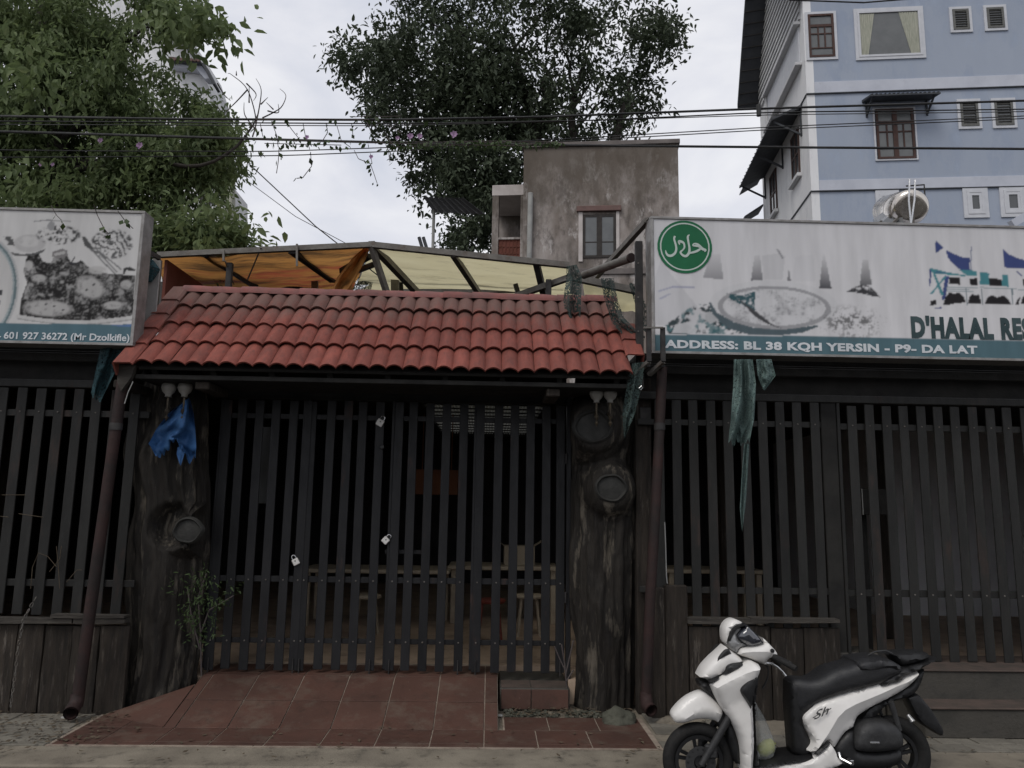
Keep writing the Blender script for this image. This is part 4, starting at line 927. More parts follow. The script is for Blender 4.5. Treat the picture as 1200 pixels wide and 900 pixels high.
# distant dishes
cv.put(cv.ell(165,262,95,54,C3,.15)*.55, (.33,.32,.32)); cv.put(cv.ell(160,250,70,38,C3,.3)*np.clip((n_f-.35)*4,0,1), (.52,.51,.50))
cv.put(cv.poly([(55,310),(120,322),(190,315),(255,290),(235,315),(160,332),(80,330)], C3), (.12,.12,.12))
cv.put(cv.poly([(5,225),(70,222),(80,275),(40,270)], C3)*np.clip((n_f-.42)*9,0,1), (.10,.10,.10))
reg = np.clip(cv.ell(325,215,130,58,C3,.25)*2,0,1); cv.put(reg*np.clip((n_f*.6+n_x*.45-.46)*6,0,1), (.05,.05,.05)); 
cv.put(cv.ell(284,165,20,26,C3), (.30,.30,.30)); cv.line((190,140),(260,132), .010, (.25,.25,.25), C3); cv.line((260,132),(390,140), .010, (.25,.25,.25), C3)
sw = np.sin(60*(X_ + .25*vnoise(X_, Z_, 9, 31)) + 55*(Z_ + .30*vnoise(X_, Z_, 8, 33)))
reg = np.clip(cv.ell(620,265,125,88,C3,.3)*2.5,0,1)*(n_c > .30); cv.put(reg*np.clip(sw*1.3+.35+(n_x-.5)*4,0,1), (.05,.05,.05)); cv.put(reg*np.clip((n_x-.55)*5,0,1)*.5, (.30,.30,.30))
cv.put(cv.poly([(455,225),(475,225),(520,290),(510,300),(470,275)], C3), (.09,.09,.09))
for a, b_ in (((500,290),(640,432)),((525,285),(672,405)),((540,300),(650,420))): cv.line(a, b_, .012, (.16,.16,.16), C3)
cv.put(cv.poly([(688,398),(720,392),(750,408),(748,418),(700,410),(690,436),(680,434)], C3), (.05,.05,.05))
# front dish
reg = cv.poly([(150,330),(215,320),(240,365),(285,370),(300,330),(370,325),(400,380),(450,355),(500,400),(600,430),(752,440),(740,640),(735,665),(600,688),(420,692),(230,682),(105,665),(118,570),(150,480),(130,420)], C3)
cv.put(reg*.55, (.10,.097,.095)); cv.put(reg*np.clip((n_f*.5+n_x*.25+n_m*.3-.36)*6,0,1), (.020,.019,.019)); cv.put(reg*np.clip((n_x*.7+n_f*.4-.66)*7,0,1)*.6, (.26,.255,.25))
for (x, y, rx, ry, ro) in ((500,505,95,62,-.55),(265,622,150,50,-.03),(625,605,62,26,.1),(700,490,36,28,0),(215,455,46,24,0),(540,410,60,26,0),(160,385,26,32,0)):
    mk = np.clip(cv.ell(x,y,rx,ry,C3,.35,ro)*1.4,0,1)*np.clip((n_f-.22)*5,0,1); cv.put(mk, (.43,.42,.41), .9)
for (x, y) in ((300,612),(350,632),(255,600),(380,598),(480,520),(520,490)): cv.put(cv.ell(x,y,9,5,C3,0,.6), (.08,.08,.08))
cv.put(cv.poly([(290,310),(345,290),(372,300),(378,330),(330,345),(290,335)], C3), (.20,.19,.19)); cv.put(cv.poly([(300,318),(360,303),(365,318),(305,332)], C3), (.42,.41,.40))
cv.line((370,375),(440,370), .012, dark, C3); cv.line((395,370),(415,338), .010, dark, C3)
for k in range(24):
    t0, t1 = k/24, (k+1)/24; f = lambda t: (100+640*t, 668+30*math.sin(math.pi*t)+4*t)
    cv.line(f(t0), f(t1), .034, (.50,.49,.48), C3); cv.line((f(t0)[0], f(t0)[1]+12), (f(t1)[0], f(t1)[1]+12), .012, (.20,.20,.20), C3, .6)
# round emblem at the left
for rr, c_ in ((262,(.43,.43,.43)),(250,(.14,.19,.20)),(238,(.34,.38,.39)),(228,(.50,.49,.48))): cv.put(cv.ell(-160,530,rr,rr*1.28,C3), c_)
cv.put(cv.poly([(-60,522),(12,522),(13,550),(-60,550)], C3), (.06,.06,.065)); cv.put(cv.poly([(-40,580),(4,580),(0,606),(-40,606)], C3), (.06,.06,.065))
cv.put(cv.poly([(-3000,700),(-10,705),(730,712),(730,900),(-3000,900)], C3), (.085,.15,.18)); cv.put(cv.poly([(600,712),(735,712),(735,722),(680,726)], C3), (.10,.17,.32))
cv.build('print_face', printmat('left_sign_print'), ls)
sloped("601 927 36272 (Mr Dzolkifle)", 3.8, 152.0, 388.5, 399.5, 402.5, SGY-.004, M['letter_w'], ls, .022)
sloped("-", -3, 1.2, 394.0, 395.2, 395.2, SGY-.004, M['letter_w'], ls, .03)

# posts, struts and brackets round the right sign
pp = thing('upright_post', P(748, 425, 6.9), 'tall black square steel upright just left of the right sign', 'post')
a, b_ = P(748.5, 283, 6.9), P(747.5, 430, 6.9); obj('post', MB().cbox(a.x-.033, a.x+.033, 6.88, 6.94, b_.z-.2, a.z, .004), M['steeldark'], pp)
for k in range(3): q = P(748, 308+k*40, 6.87); obj('bolt', MB().lathe([(0,0),(.008,0),(.008,-.006),(0,-.006)], (q.x, 6.88, q.z), 'Y', 8), M['steel'], pp)
st = thing('sign_strut', P(700, 318, 8.2), 'rusty diagonal strut from the yellow awning to the right sign top corner', 'strut')
obj('strut_tube', MB().beam(P(699,324,8.2), P(759,258,6.86), .05), M['steel'], st); obj('end_plate', MB().beam(P(757,262,6.9), P(763,256,6.86), .09, .02), M['steel'], st)
st = thing('loose_tube', P(688, 322, 7.9), 'grey round tube with rusty open end sticking up over the tiled roof', 'tube')
q0, q1 = P(684,322.5,7.9), P(740,302,7.1)
obj('tube_body', MB().tube([q0, q1], .042, 14), M['steel'], st, smooth=60); d = (q1-q0).normalized(); obj('tube_mouth', MB().tube([q1-d*.02, q1+d*.006], .046, 14), M['rustpipe'], st, smooth=60)
for (uu, du, lb) in ((760, 0, 'left steel bracket clasping the lower corner of the right sign'), (776.5, 0, 'right steel bracket clasping the lower corner of the right sign')):
    t = thing('sign_bracket', P(uu, 430, 6.6), lb, 'bracket'); a, b_ = P(uu, 384, 6.6), P(uu, 424, 6.6)
    obj('bracket_upright', MB().cbox(a.x-.02, a.x+.02, 6.58, 6.62, b_.z, a.z, .003), M['steeldark'], t)
    obj('bracket_foot', MB().beam((a.x, 6.60, b_.z), P(uu-12, 436, 6.60) + Vector((0,.14,0)), .045, .03), M['steel'], t)
    obj('bracket_arm', MB().cbox(a.x-.018, a.x+.018, 6.622, 7.0, b_.z-.04, b_.z-.003, .003), M['steeldark'], t)
t = thing('bracket_bar', P(768, 384, 6.6), 'thin horizontal bar joining the two brackets under the right sign', 'bar'); a, b_ = P(754,384,6.57), P(777,384,6.57)
obj('bar', MB().beam(a, b_, .014), M['steel'], t); obj('bar_hook', MB().tube([P(752,452,6.6), P(749,455,6.6), P(751,457,6.6), P(753,454,6.6)], .004, 6), M['chrome'], t)
t = thing('sign_wall_panel', P(180, 420, 7.0), 'pale metal panel and post between the left sign and the tiled roof', 'panel')
a, b_ = P(178, 305, 7.15), P(163, 395, 7.15)
obj('panel_sheet', MB().cbox(b_.x, P(184,350,7.15).x, 7.15, 7.17, b_.z, a.z, .003), M['signside'], t)
q = P(183.5, 300, 7.6); obj('post', MB().cbox(q.x-.035, q.x+.035, 7.60, 7.67, 3.3, P(184,303,7.6).z, .004), M['steel'], t)
t = thing('steel_arm', P(165, 292, 6.8), 'short dark steel arm from the right edge of the left sign to the awning frame', 'bar')
obj('arm', MB().beam(P(165,291,6.84), P(186,302,7.6), .04), M['steeldark'], t); obj('net_wad', MB().tube([P(176,305,7.1), P(176,315,7.1), P(174,330,7.1)], [.03,.09,.03], 8), M['netblue'], t)

# ================================================================== AWNINGS BEHIND THE CANOPY
AF = 7.95
def frame_beam(t, a, b_, w, m='steel', h=None): return obj('frame_bar', MB().beam(a, b_, w, h or w), M[m], t)
fr = thing('awning_frame', P(435, 285, AF), 'bent steel frame carrying the orange and yellow awning sheets behind the tiled roof', 'awning frame')
A0, A1, A2 = P(185,299,AF), P(435,287,AF), P(667,311,AF)
frame_beam(fr, A0, A1, .055); frame_beam(fr, A1, A2, .06)
B1, B2, B0 = P(463,319,10.0), P(660,337,10.0), P(300,347,10.0)
frame_beam(fr, P(395,325,10.0), B1, .055); frame_beam(fr, B1, B2, .06); frame_beam(fr, B0, P(395,325,10.0), .05, 'steeldark')
frame_beam(fr, P(435,288,AF), P(453,342,AF+.2), .055); frame_beam(fr, P(435,286,AF), P(490,344,9.5), .07); 
frame_beam(fr, P(463,318,9.9), P(463,345,9.9), .10); frame_beam(fr, P(468,318,10.1), P(470,345,10.1), .07, 'steeldark')
frame_beam(fr, P(531,298,AF), P(562,345,9.4), .06); frame_beam(fr, P(628,306,AF), P(638,348,8.3), .065, 'steeldark'); frame_beam(fr, P(604,333,9.0), P(608,347,9.0), .055, 'steeldark')
frame_beam(fr, P(342,293,AF), P(390,328,9.6), .075, 'steeldark'); frame_beam(fr, P(240,297,AF), P(300,336,9.6), .06, 'steeldark')
frame_beam(fr, P(369,315,9.5), P(369,345,9.5), .075); frame_beam(fr, P(262,293,AF-.05), P(262,306,AF-.05), .02); frame_beam(fr, P(348,286,AF-.05), P(348,312,AF-.05), .02)
frame_beam(fr, P(306,290,AF-.04), P(290,328,AF+.3), .012); frame_beam(fr, P(264,306,AF-.04), P(272,328,AF+.3), .012)
frame_beam(fr, P(400,318,8.6), P(433,300,8.3), .06, 'steeldark'); frame_beam(fr, P(409,321,8.9), P(438,310,8.4), .05, 'steeldark')
frame_beam(fr, P(605,347,8.3), P(668,325,8.0), .06, 'steel'); frame_beam(fr, P(670,325,8.1), P(746,341,8.1), .07); frame_beam(fr, P(460,341,10.8), P(605,341,10.8), .05, 'steel')
for x, z in ((-2.8, 4.3), (.6, 4.2)): obj('frame_post', MB().cbox(x-.03, x+.03, 8.0, 8.06, CZ+.1, z, .004), M['steeldark'], fr)
def sheet(name, grid, m, label, cat, wob=.04, n=(26, 14), seed=0, cor=0):
    """grid: four corner points (front left, front right, back right, back left)"""
    a, b_, c, d = grid; V = []; F = []
    for j in range(n[1]+1):
        for i in range(n[0]+1):
            s, t = i/n[0], j/n[1]; q = (a*(1-s)+b_*s)*(1-t) + (d*(1-s)+c*s)*t
            q = q + Vector((0, 0, -abs(wob)*1.2*math.sin(math.pi*t) + wob*mnoise.noise(Vector((s*5, t*4, seed))) + .010*cor*math.sin(i*math.pi/1.0)))
            V.append(tuple(q))
    for j in range(n[1]):
        for i in range(n[0]): k = j*(n[0]+1)+i; F.append((k, k+1, k+n[0]+2, k+n[0]+1))
    o = npmesh(name, V, F, m, None, smooth=True); return setp(o, label, cat)
up = Vector((0,0,.045))
sheet('orange_awning', (A0-up*.6, P(432,287.5,AF), P(410,346,10.9), P(196,348,10.9)), M['orange'], 'orange awning sheet with red streaks stretched left of the frame apex', 'awning', .05, (60, 24))
drape('orange_fold', [(432,286),(415,300),(395,325),(385,348)], [(436,286),(428,305),(415,330),(405,348)], 8.15, M['orange'], 'sagging torn orange cloth fold hanging at the apex of the awning frame', 'awning', fold=.08, seed=3, jag=5)
drape('netting', [(404,318),(400,328),(398,340),(404,350)], [(446,300),(440,318),(436,335),(432,350)], 10.3, M['net'], 'dark torn net bundled under the apex of the awning frame', 'net', fold=.12, seed=23, nx=30, fray=3)
sheet('yellow_awning', (A1-up*.4, A2-up*.4, P(668,343,10.6), P(418,334,10.6)), M['yellow'], 'pale yellow awning sheet right of the frame apex', 'awning', .03, (40, 16), seed=4)
sheet('yellow_awning', (P(440,327,10.7), P(672,345,10.7), P(672,350,12.0), P(400,352,12.0)), M['yellow'], 'lower pale yellow sheet behind the yellow awning, just above the tiled ridge', 'awning', .03, (30, 8), seed=6)
sheet('yellow_awning', (P(683,331,8.3), P(745,344,8.3), P(748,360,8.9), P(690,352,8.9)), M['yellow'], 'crumpled yellow sheet at the right end beside the black upright', 'awning', .09, (20, 12), seed=8)
t = thing('awning_end_wall', P(190, 330, 8.2), 'dull red panel closing the left end of the orange awning', 'panel')
q0, q1 = P(187,303,AF+.08), P(222,340,9.8)
obj('panel_sheet', MB().prism([(A0.x+.05, AF+.06, A0.z-.03), (A0.x+.05, 10.5, A0.z+.02), (A0.x+.05, 10.5, 3.3), (A0.x+.05, AF+.06, 3.3)], (.03,0,0)), M['redpanel'], t)
obj('back_sheet', MB().cbox(A0.x+.1, P(408,340,10.9).x, 10.98, 11.0, 3.3, P(300,340,10.95).z, .004), M['redpanel'], t)

# ================================================================== BUILDINGS BEHIND
AZ = R(-7.3)
def frame_at(u, v, Y):
    """local frame with origin at the photo point: x along the facade, y into the building, z up"""
    o = P(u, v, Y); return Matrix.Translation((o.x, o.y, 0)) @ Matrix.Rotation(AZ, 4, 'Z'), Vector((o.x, o.y, 0))
def fac(Mx):
    o = Mx.translation; n = (Mx.to_3x3() @ Vector((0,1,0))); inv = Mx.inverted()
    def f(u, v, off=0.0):
        q = inv @ hit(u, v, o + n*off, n); return q.x, q.z
    return f
# weathered grey house
Mg, og = frame_at(613, 240, 20.0); F_ = fac(Mg)
gh = thing('grey_house', (og.x+2, og.y+3, 0), 'weathered grey brown rendered house behind the yellow awning with one window', 'house')
x1, ztop = F_(795, 200)[0], F_(613, 174)[1]
obj('wall', MB(Mg).box(0, x1, 0, 7, 0, ztop), M['greywall'], gh)
obj('parapet', MB(Mg).cbox(-.05, x1+.05, -.06, 7.05, ztop+.002, ztop+.13, .01), M['greycap'], gh)
(wx0, wz1), (wx1, wz0) = F_(683, 252), F_(722, 302)
w = obj('window', MB(Mg).box(wx0, wx1, -.03, -.003, wz0, wz0+.07).box(wx0, wx1, -.03, -.003, wz1-.07, wz1).box(wx0, wx0+.07, -.03, -.003, wz0+.07, wz1-.07).box(wx1-.07, wx1, -.03, -.003, wz0+.07, wz1-.07).box((wx0+wx1)/2-.07, (wx0+wx1)/2+.07, -.032, -.004, wz0+.07, wz1-.07), M['darkwin'], gh)
mid = (wx0+wx1)/2
for a, b_ in ((wx0+.07, mid-.07), (mid+.07, wx1-.07)):
    obj('pane', MB(Mg).box(a, b_, -.015, -.005, wz0+.07, wz1-.07), M['glassg'], w); obj('glazing_bar', MB(Mg).box(a, b_, -.022, -.0155, wz0+.42, wz0+.45), M['darkwin'], w)
(sx0, sz1_), (sx1, sz0_) = F_(678, 249), F_(726, 304)
for a in ((sx0, wx0-.005, sz0_-.05, sz1_), (wx1+.005, sx1, sz0_-.05, sz1_)): obj('window_surround', MB(Mg).box(a[0], a[1], -.035, -.002, a[2], a[3]), M['whitetrim'], gh)
M['hood'] = mat('hood_brown', (.17,.105,.095), (.13,.085,.075), 3, .85); obj('window_hood', MB(Mg).cbox(sx0-.05, sx1+.05, -.10, -.002, sz1_+.003, sz1_+.15, .01), M['hood'], gh)
obj('string_course', MB(Mg).cbox(.6, x1+.01, -.05, -.003, F_(700,322)[1], F_(700,315)[1], .008), M['greycap'], gh)
q = F_(622, 228); q2 = F_(618, 300, -.1); obj('downpipe', MB(Mg).tube([(q[0], -.10, q[1]), (q[0]-.02, -.10, q2[1]-1.5)], .07, 10), M['pale'], gh, smooth=60)
# small annex
ax0, az1 = F_(577, 217, 1.0); az0 = F_(577, 262, 1.0)[1]
an = thing('grey_annex', (og.x-.6, og.y+2, 0), 'small open grey annex left of the weathered house with a brick vent block parapet', 'annex')
obj('roof_beam', MB(Mg).cbox(ax0, -.003, 1.0, 3, az1-.32, az1, .01), M['whitetrim'], an)
obj('post', MB(Mg).cbox(ax0+.01, ax0+.20, 1.01, 1.2, 0, az1-.321, .01), M['greywall'], an); obj('post', MB(Mg).cbox(-.16, -.005, 1.01, 1.2, 0, az1-.321, .01), M['greywall'], an)
obj('rear_wall', MB(Mg).box(ax0+.02, -.01, 2.6, 2.7, 0, az1-.321), M['greywall'], an)
bz1, bz0 = F_(600, 280, 1.0)[1], F_(600, 302, 1.0)[1]
obj('parapet', MB(Mg).box(ax0+.201, -.161, 1.03, 1.15, 0, bz0-.04).box(ax0+.201, -.161, 1.02, 1.16, bz1, bz1+.06), M['greywall'], an)
cw = (-.161-ax0-.201)/6; ch_ = (bz1-bz0+.04)/3
for i in range(6):
    for j in range(3):
        cx, cz = ax0+.201+cw*(i+.5), bz0-.04+ch_*(j+.5); w2, h2 = cw/2-.003, ch_/2-.003; b = MB(Mg)
        for a in ((-w2, w2, h2*.72, h2), (-w2, w2, -h2, -h2*.72), (-w2, -w2*.72, -h2*.719, h2*.719), (w2*.72, w2, -h2*.719, h2*.719)): b.box(cx+a[0], cx+a[1], 1.05, 1.11, cz+a[2], cz+a[3])
        b.beam((cx-w2*.7, 1.08, cz-h2*.7), (cx+w2*.7, 1.08, cz+h2*.7), .03, .05); b.beam((cx-w2*.7, 1.08, cz+h2*.7), (cx+w2*.7, 1.083, cz-h2*.7), .03, .05)
        obj('vent_brick', b, M['brick'], an)
# dark sheet canopy left of the annex
t = thing('metal_lean_to', P(520, 240, 18), 'dark corrugated canopy sheet on a thin pole in front of the centre tree', 'canopy')
a, b_, c, d = P(496,231,16), P(545,233,16), P(570,252,18.2), P(509,250,18.2)
b = MB(); n = 16
for k in range(n+1):
    for (p, q), in (((a, b_),), ((d, c),)): b.v.append(p*(1-k/n)+q*(k/n)+Vector((0,0,.03*(k % 2))))
b.f = [(2*k, 2*k+2, 2*k+3, 2*k+1) for k in range(n)]; obj('sheet', b, M['darksoffit'], t, fixn=False)
obj('pole', MB().tube([P(508.5,246,17), Vector((P(508,300,17).x, 17, 3.2))], .035, 8), M['pale'], t)
for uu in (491, 496): obj('rod', MB().tube([P(uu+4,291,12.6), P(uu,278,12.6)], .03, 6), M['darksoffit'], t)

# pale blue house on the right
Mb, ob = frame_at(945, 102, 23.0); Fb = fac(Mb)
bh = thing('blue_house', (ob.x+6, ob.y+3, 0), 'tall pale blue rendered house on the right with white bands and brown windows', 'house')
BX1, BD = 15.0, 6.5; btop = 23.0
zA1, zA0 = Fb(945, 97)[1], Fb(945, 110)[1]; zB1, zB0 = Fb(948, 212)[1], Fb(948, 224)[1]
obj('front_wall', MB(Mb).box(.25, BX1, 0, .3, 0, btop), M['bluewall'], bh)
obj('side_wall', MB(Mb).box(-.0, .249, -.004, BD, 0, btop), M['whitewall'], bh)
obj('rear_wall', MB(Mb).box(.25, BX1, .31, BD-.01, 0, btop-.01), M['whitewall'], bh)
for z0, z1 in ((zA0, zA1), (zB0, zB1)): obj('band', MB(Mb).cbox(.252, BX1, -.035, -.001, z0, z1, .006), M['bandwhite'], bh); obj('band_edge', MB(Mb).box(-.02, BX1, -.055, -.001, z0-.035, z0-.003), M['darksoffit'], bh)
def opening(F, Mx, u0, v0, u1, v1, fr, glass, parent, kind, side=False):
    (xa, zb), (xb, za) = F(u0, v0), F(u1, v1)
    if xa > xb: xa, xb = xb, xa
    t = .07; W_ = obj('window', MB(Mx).box(xa, xb, -.06, -.002, za, za+t).box(xa, xb, -.06, -.002, zb-t, zb).box(xa, xa+t, -.06, -.002, za+t, zb-t).box(xb-t, xb, -.06, -.002, za+t, zb-t), fr, parent)
    obj('pane', MB(Mx).box(xa+t, xb-t, -.02, -.003, za+t, zb-t), glass, W_)
    iw, ih = xb-xa, zb-za
    if kind == 'cross':
        b = MB(Mx)
        for k in ((.5,) if iw > 1.0 else ()): b.box(xa+iw*k-.07, xa+iw*k+.07, -.058, -.021, za+t, zb-t)
        b.box(xa+t, xb-t, -.05, -.0215, zb-ih*.30, zb-ih*.24)
        for c in (((.28), (.72)) if iw > 1.0 else (.38, .64)): b.box(xa+iw*c-.022, xa+iw*c+.022, -.045, -.022, za+ih*.22, zb-ih*.31)
        b.box(xa+t, xb-t, -.044, -.0225, za+ih*.20, za+ih*.225).box(xa+t, xb-t, -.044, -.0225, zb-ih*.47, zb-ih*.445)
        obj('glazing_bars', b, fr, W_)
    if kind == 'louvre':
        n = 7
        for k in range(n):
            z = za+t+(ih-2*t)*(k+.5)/n; obj('slat', MB(Mx).beam((xa+t, -.035, z), (xb-t, -.035, z), .05, .012, up=(0,.6,1)), M['louvre'], W_)
    if kind == 'cas':
        t2 = .09; obj('casement', MB(Mx).box(xa+t, xb-t, -.05, -.021, za+t, za+t+t2).box(xa+t, xb-t, -.05, -.021, zb-t-t2, zb-t).box(xa+t, xa+t+t2*.8, -.05, -.021, za+t+t2, zb-t-t2).box(xb-t-t2*.8, xb-t, -.05, -.021, za+t+t2, zb-t-t2), M['whitetrim2'], W_)
    return xa, xb, za, zb, W_
M['whitetrim2'] = mat('white_frame_paint', (.56,.57,.60), (.50,.51,.54), 4, .6)
def surround(F, Mx, u0, v0, u1, v1, parent, w=.13):
    (xa, zb), (xb, za) = F(u0, v0), F(u1, v1)
    obj('window_surround', MB(Mx).box(xa-w, xb+w, -.045, -.001, za-w, za-.002).box(xa-w, xb+w, -.045, -.001, zb+.002, zb+w).box(xa-w, xa-.002, -.045, -.001, za-.0015, zb+.0015).box(xb+.002, xb+w, -.045, -.001, za-.0015, zb+.0015), M['whitetrim2'], parent)
surround(Fb, Mb, 946, 18, 978.5, 67, bh, .09); opening(Fb, Mb, 946, 18, 978.5, 67, M['winwood'], M['glassg'], bh, 'cross')
surround(Fb, Mb, 1003.5, 14.5, 1081, 65, bh, .10); xa, xb, za, zb, W_ = opening(Fb, Mb, 1003.5, 14.5, 1081, 65, M['whitetrim2'], M['glassg'], bh, 'plain')
for s in (0, 1):          # gathered curtains behind the wide pane
    V = []; F = []; nx, nz_ = 30, 12
    for j in range(nz_+1):
        t = j/nz_; wd = (.26-.14*t) if s == 0 else (.32-.17*t)
        wd += .0
        for i in range(nx+1):
            x = xa+.08+(xb-xa-.16)*(i/nx*wd*(1.0)) if s == 0 else xb-.08-(xb-xa-.16)*(i/nx*wd); V.append(tuple(Mb @ Vector((x, -.034+.008*math.sin(i*1.5), zb-.09-(zb-za-.17)*t))))
    for j in range(nz_):
        for i in range(nx): k = j*(nx+1)+i; F.append((k, k+1, k+nx+2, k+nx+1))
    npmesh('curtain', V, F, M['curtain'], W_, smooth=True)
for u0, v0, u1, v1, lo_ in ((1115,12,1136,35,0),(1155,10,1177,33,0),(1124,120,1147,148,1),(1164,119,1188,147,1)):
    surround(Fb, Mb, u0, v0, u1, v1, bh, .09); opening(Fb, Mb, u0, v0, u1, v1, M['louvre'], M['glass'], bh, 'louvre')
surround(Fb, Mb, 1024, 129, 1074, 186, bh, .05); opening(Fb, Mb, 1025, 129, 1073, 186, M['winwood'], M['glassg'], bh, 'cross')
(xa, zz), (xb, _) = Fb(1010, 121), Fb(1090, 121)
aw = obj('window_canopy', MB(Mb).prism([(xa, -.003, zz+.10), (xa, -.75, zz-.12), (xa, -.75, zz-.17), (xa, -.003, zz+.02)], (xb-xa, 0, 0)), M['darksoffit'], bh)
for k in range(16): obj('canopy_rib', MB(Mb).beam((xa+.06+k*(xb-xa-.12)/15, -.01, zz+.115), (xa+.06+k*(xb-xa-.12)/15, -.76, zz-.105), .05, .02), M['darksoffit'], aw)
for x in (xa+.12, xb-.12): obj('canopy_bracket', MB(Mb).beam((x, -.02, zz-.5), (x, -.02, zz), .05).beam((x, -.02, zz-.45), (x, -.6, zz-.12), .05), M['darksoffit'], aw)
for u0, v0, u1, v1 in ((1132,224,1154,251),(1175,223,1199,250),(1030,228,1050,255)):
    surround(Fb, Mb, u0, v0, u1, v1, bh, .12); opening(Fb, Mb, u0, v0, u1, v1, M['whitetrim2'], M['glass'], bh, 'cas')
# white side: own local frame (x runs away from the camera along the side)
Ms = Mb @ Matrix.Rotation(R(90), 4, 'Z'); Ms = Mb @ Matrix(((0,1,0,0),(1,0,0,0),(0,0,1,0),(0,0,0,1)))   # local x -> building y, local y -> building x
def Fs(u, v):
    n = Mb.to_3x3() @ Vector((1,0,0)); q = Mb.inverted() @ hit(u, v, Mb.translation, n); return q.y, q.z
def sbox(u0, v0, u1, v1): a = Fs(u0, v0); b2 = Fs(u1, v1); return min(a[0], b2[0]), max(a[0], b2[0]), min(a[1], b2[1]), max(a[1], b2[1])
side = MB
def sidewin(y0, y1, z0, z1, m, g):
    W_ = obj('window', MB(Mb).box(-.05, -.002, y0, y1, z0, z0+.07).box(-.05, -.002, y0, y1, z1-.07, z1).box(-.05, -.002, y0, y0+.08, z0+.07, z1-.07).box(-.05, -.002, y1-.08, y1, z0+.07, z1-.07).box(-.045, -.021, y0+.08, y1-.08, (z0+z1)/2-.03, (z0+z1)/2+.03).box(-.044, -.0212, (y0+y1)/2-.04, (y0+y1)/2+.04, z0+.07, z1-.07), m, bh)
    obj('pane', MB(Mb).box(-.02, -.003, y0+.08, y1-.08, z0+.07, z1-.07), g, W_); obj('sill', MB(Mb).cbox(-.16, -.002, y0-.12, y1+.12, z0-.13, z0-.004, .01), M['siding'], W_)
zs_ = Fs(934, 178)[1]
s2 = Fb(1049, 186)[1]; s1 = Fb(1049, 129)[1]
sidewin(1.05, 2.0, s2+.05, s1+.05, M['winwood'], M['glass']); sidewin(4.2, 5.2, s2+.05, s1+.05, M['winwood'], M['glass'])
# long dark canopy over these windows
cz_ = s1+.35; cn2 = obj('side_canopy', MB(Mb).prism([(-.003, .55, cz_+.25), (-1.0, .55, cz_-.22), (-1.0, .55, cz_-.27), (-.003, .55, cz_+.15)], (0, 5.6, 0)), M['darksoffit'], bh)
for k in range(18): obj('canopy_rib', MB(Mb).beam((-.01, .62+k*.32, cz_+.265), (-1.01, .62+k*.32, cz_-.205), .05, .02), M['darksoffit'], cn2)
for y in (.7, 3.2, 6.0): obj('canopy_bracket', MB(Mb).beam((-.02, y, cz_-.75), (-.9, y, cz_-.27), .06).beam((-.02, y, cz_-.8), (-.02, y, cz_+.1), .06), M['darksoffit'], cn2)
# recessed white panel with frame on the upper storey
u2 = Fb(945, 60)[1]; p0z, p1z = Fs(934.5, 84)[1], Fs(933, 36)[1]
obj('balcony_panel', MB(Mb).box(-.05, -.002, .5, 5.0, p0z+.02, p1z-.02), M['whitetrim2'], bh)
for z in (p0z, p1z): obj('panel_rail', MB(Mb).cbox(-.22, -.003, .35, 5.15, z-.09, z+.02, .01), M['siding'], bh)
obj('panel_post', MB(Mb).cbox(-.12, -.0505, 5.001, 5.15, p0z+.021, p1z-.09, .01), M['siding'], bh)
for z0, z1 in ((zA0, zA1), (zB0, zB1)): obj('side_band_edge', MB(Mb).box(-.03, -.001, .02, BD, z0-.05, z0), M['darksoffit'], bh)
# siding on the gable above
n = 15; z0 = p1z+.06
for k in range(n): obj('siding_board', MB(Mb).prism([(-.002, .3, z0+k*.26), (-.07, .3, z0+k*.26), (-.02, .3, z0+k*.26+.25), (-.002, .3, z0+k*.26+.25)], (0, BD-.35, 0)), M['siding'], bh)
# raking roof overhang seen from below
e1 = Mb.inverted() @ P(877, 120, P(893,120,29).y); 
ya, za_ = BD+.25, Fs(893, 118)[1]
rk = obj('rake_soffit', MB(Mb).prism([(-.85, ya, za_), (.24, ya, za_+.1), (.24, ya, za_+.35), (-.85, ya, za_+.25)], (0, -3.25, 5.2)), M['darksoffit'], bh)
for k in range(14):
    t = k/14+.03; obj('soffit_joint', MB(Mb).beam((-.84, ya-3.25*t, za_+5.2*t-.02), (-.02, ya-3.25*t, za_+5.2*t-.02+.1), .05, .03), M['steeldark'], rk)
obj('rake_soffit', MB(Mb).prism([(-.85, ya-3.251, za_+5.2), (.24, ya-3.251, za_+5.3), (.24, ya-3.251, za_+5.55), (-.85, ya-3.251, za_+5.45)], (0, -3.6, -5.0)), M['darksoffit'], bh)
obj('roof', MB(Mb).prism([(.25, -.3, btop+.003), (.25, ya-3.2, btop+2.5), (.25, BD, btop+.003)], (BX1, 0, 0)), M['darksoffit'], bh)
# little balcony rails behind, low on the far left corner
fz = Fs(905, 245)[1]
br = obj('rear_balcony', MB(Mb).box(-.6, .0, BD+.01, BD+1.2, fz-.9, fz-.8), M['whitewall'], bh)
for k in range(7): obj('baluster', MB(Mb).beam((-.58+.0, BD+.05+k*.17, fz-.8), (-.58, BD+.05+k*.17, fz-.1), .04), M['steeldark'], br)
obj('handrail', MB(Mb).beam((-.58, BD+.02, fz-.08), (-.58, BD+1.15, fz-.08), .05), M['steeldark'], br)
for zz in (fz+.3, fz+1.6): obj('small_canopy', MB(Mb).prism([(0, BD+.02, zz+.5), (-.75, BD+.02, zz), (-.75, BD+.02, zz-.05), (0, BD+.02, zz+.4)], (0, .9, 0)), M['darksoffit'], bh)

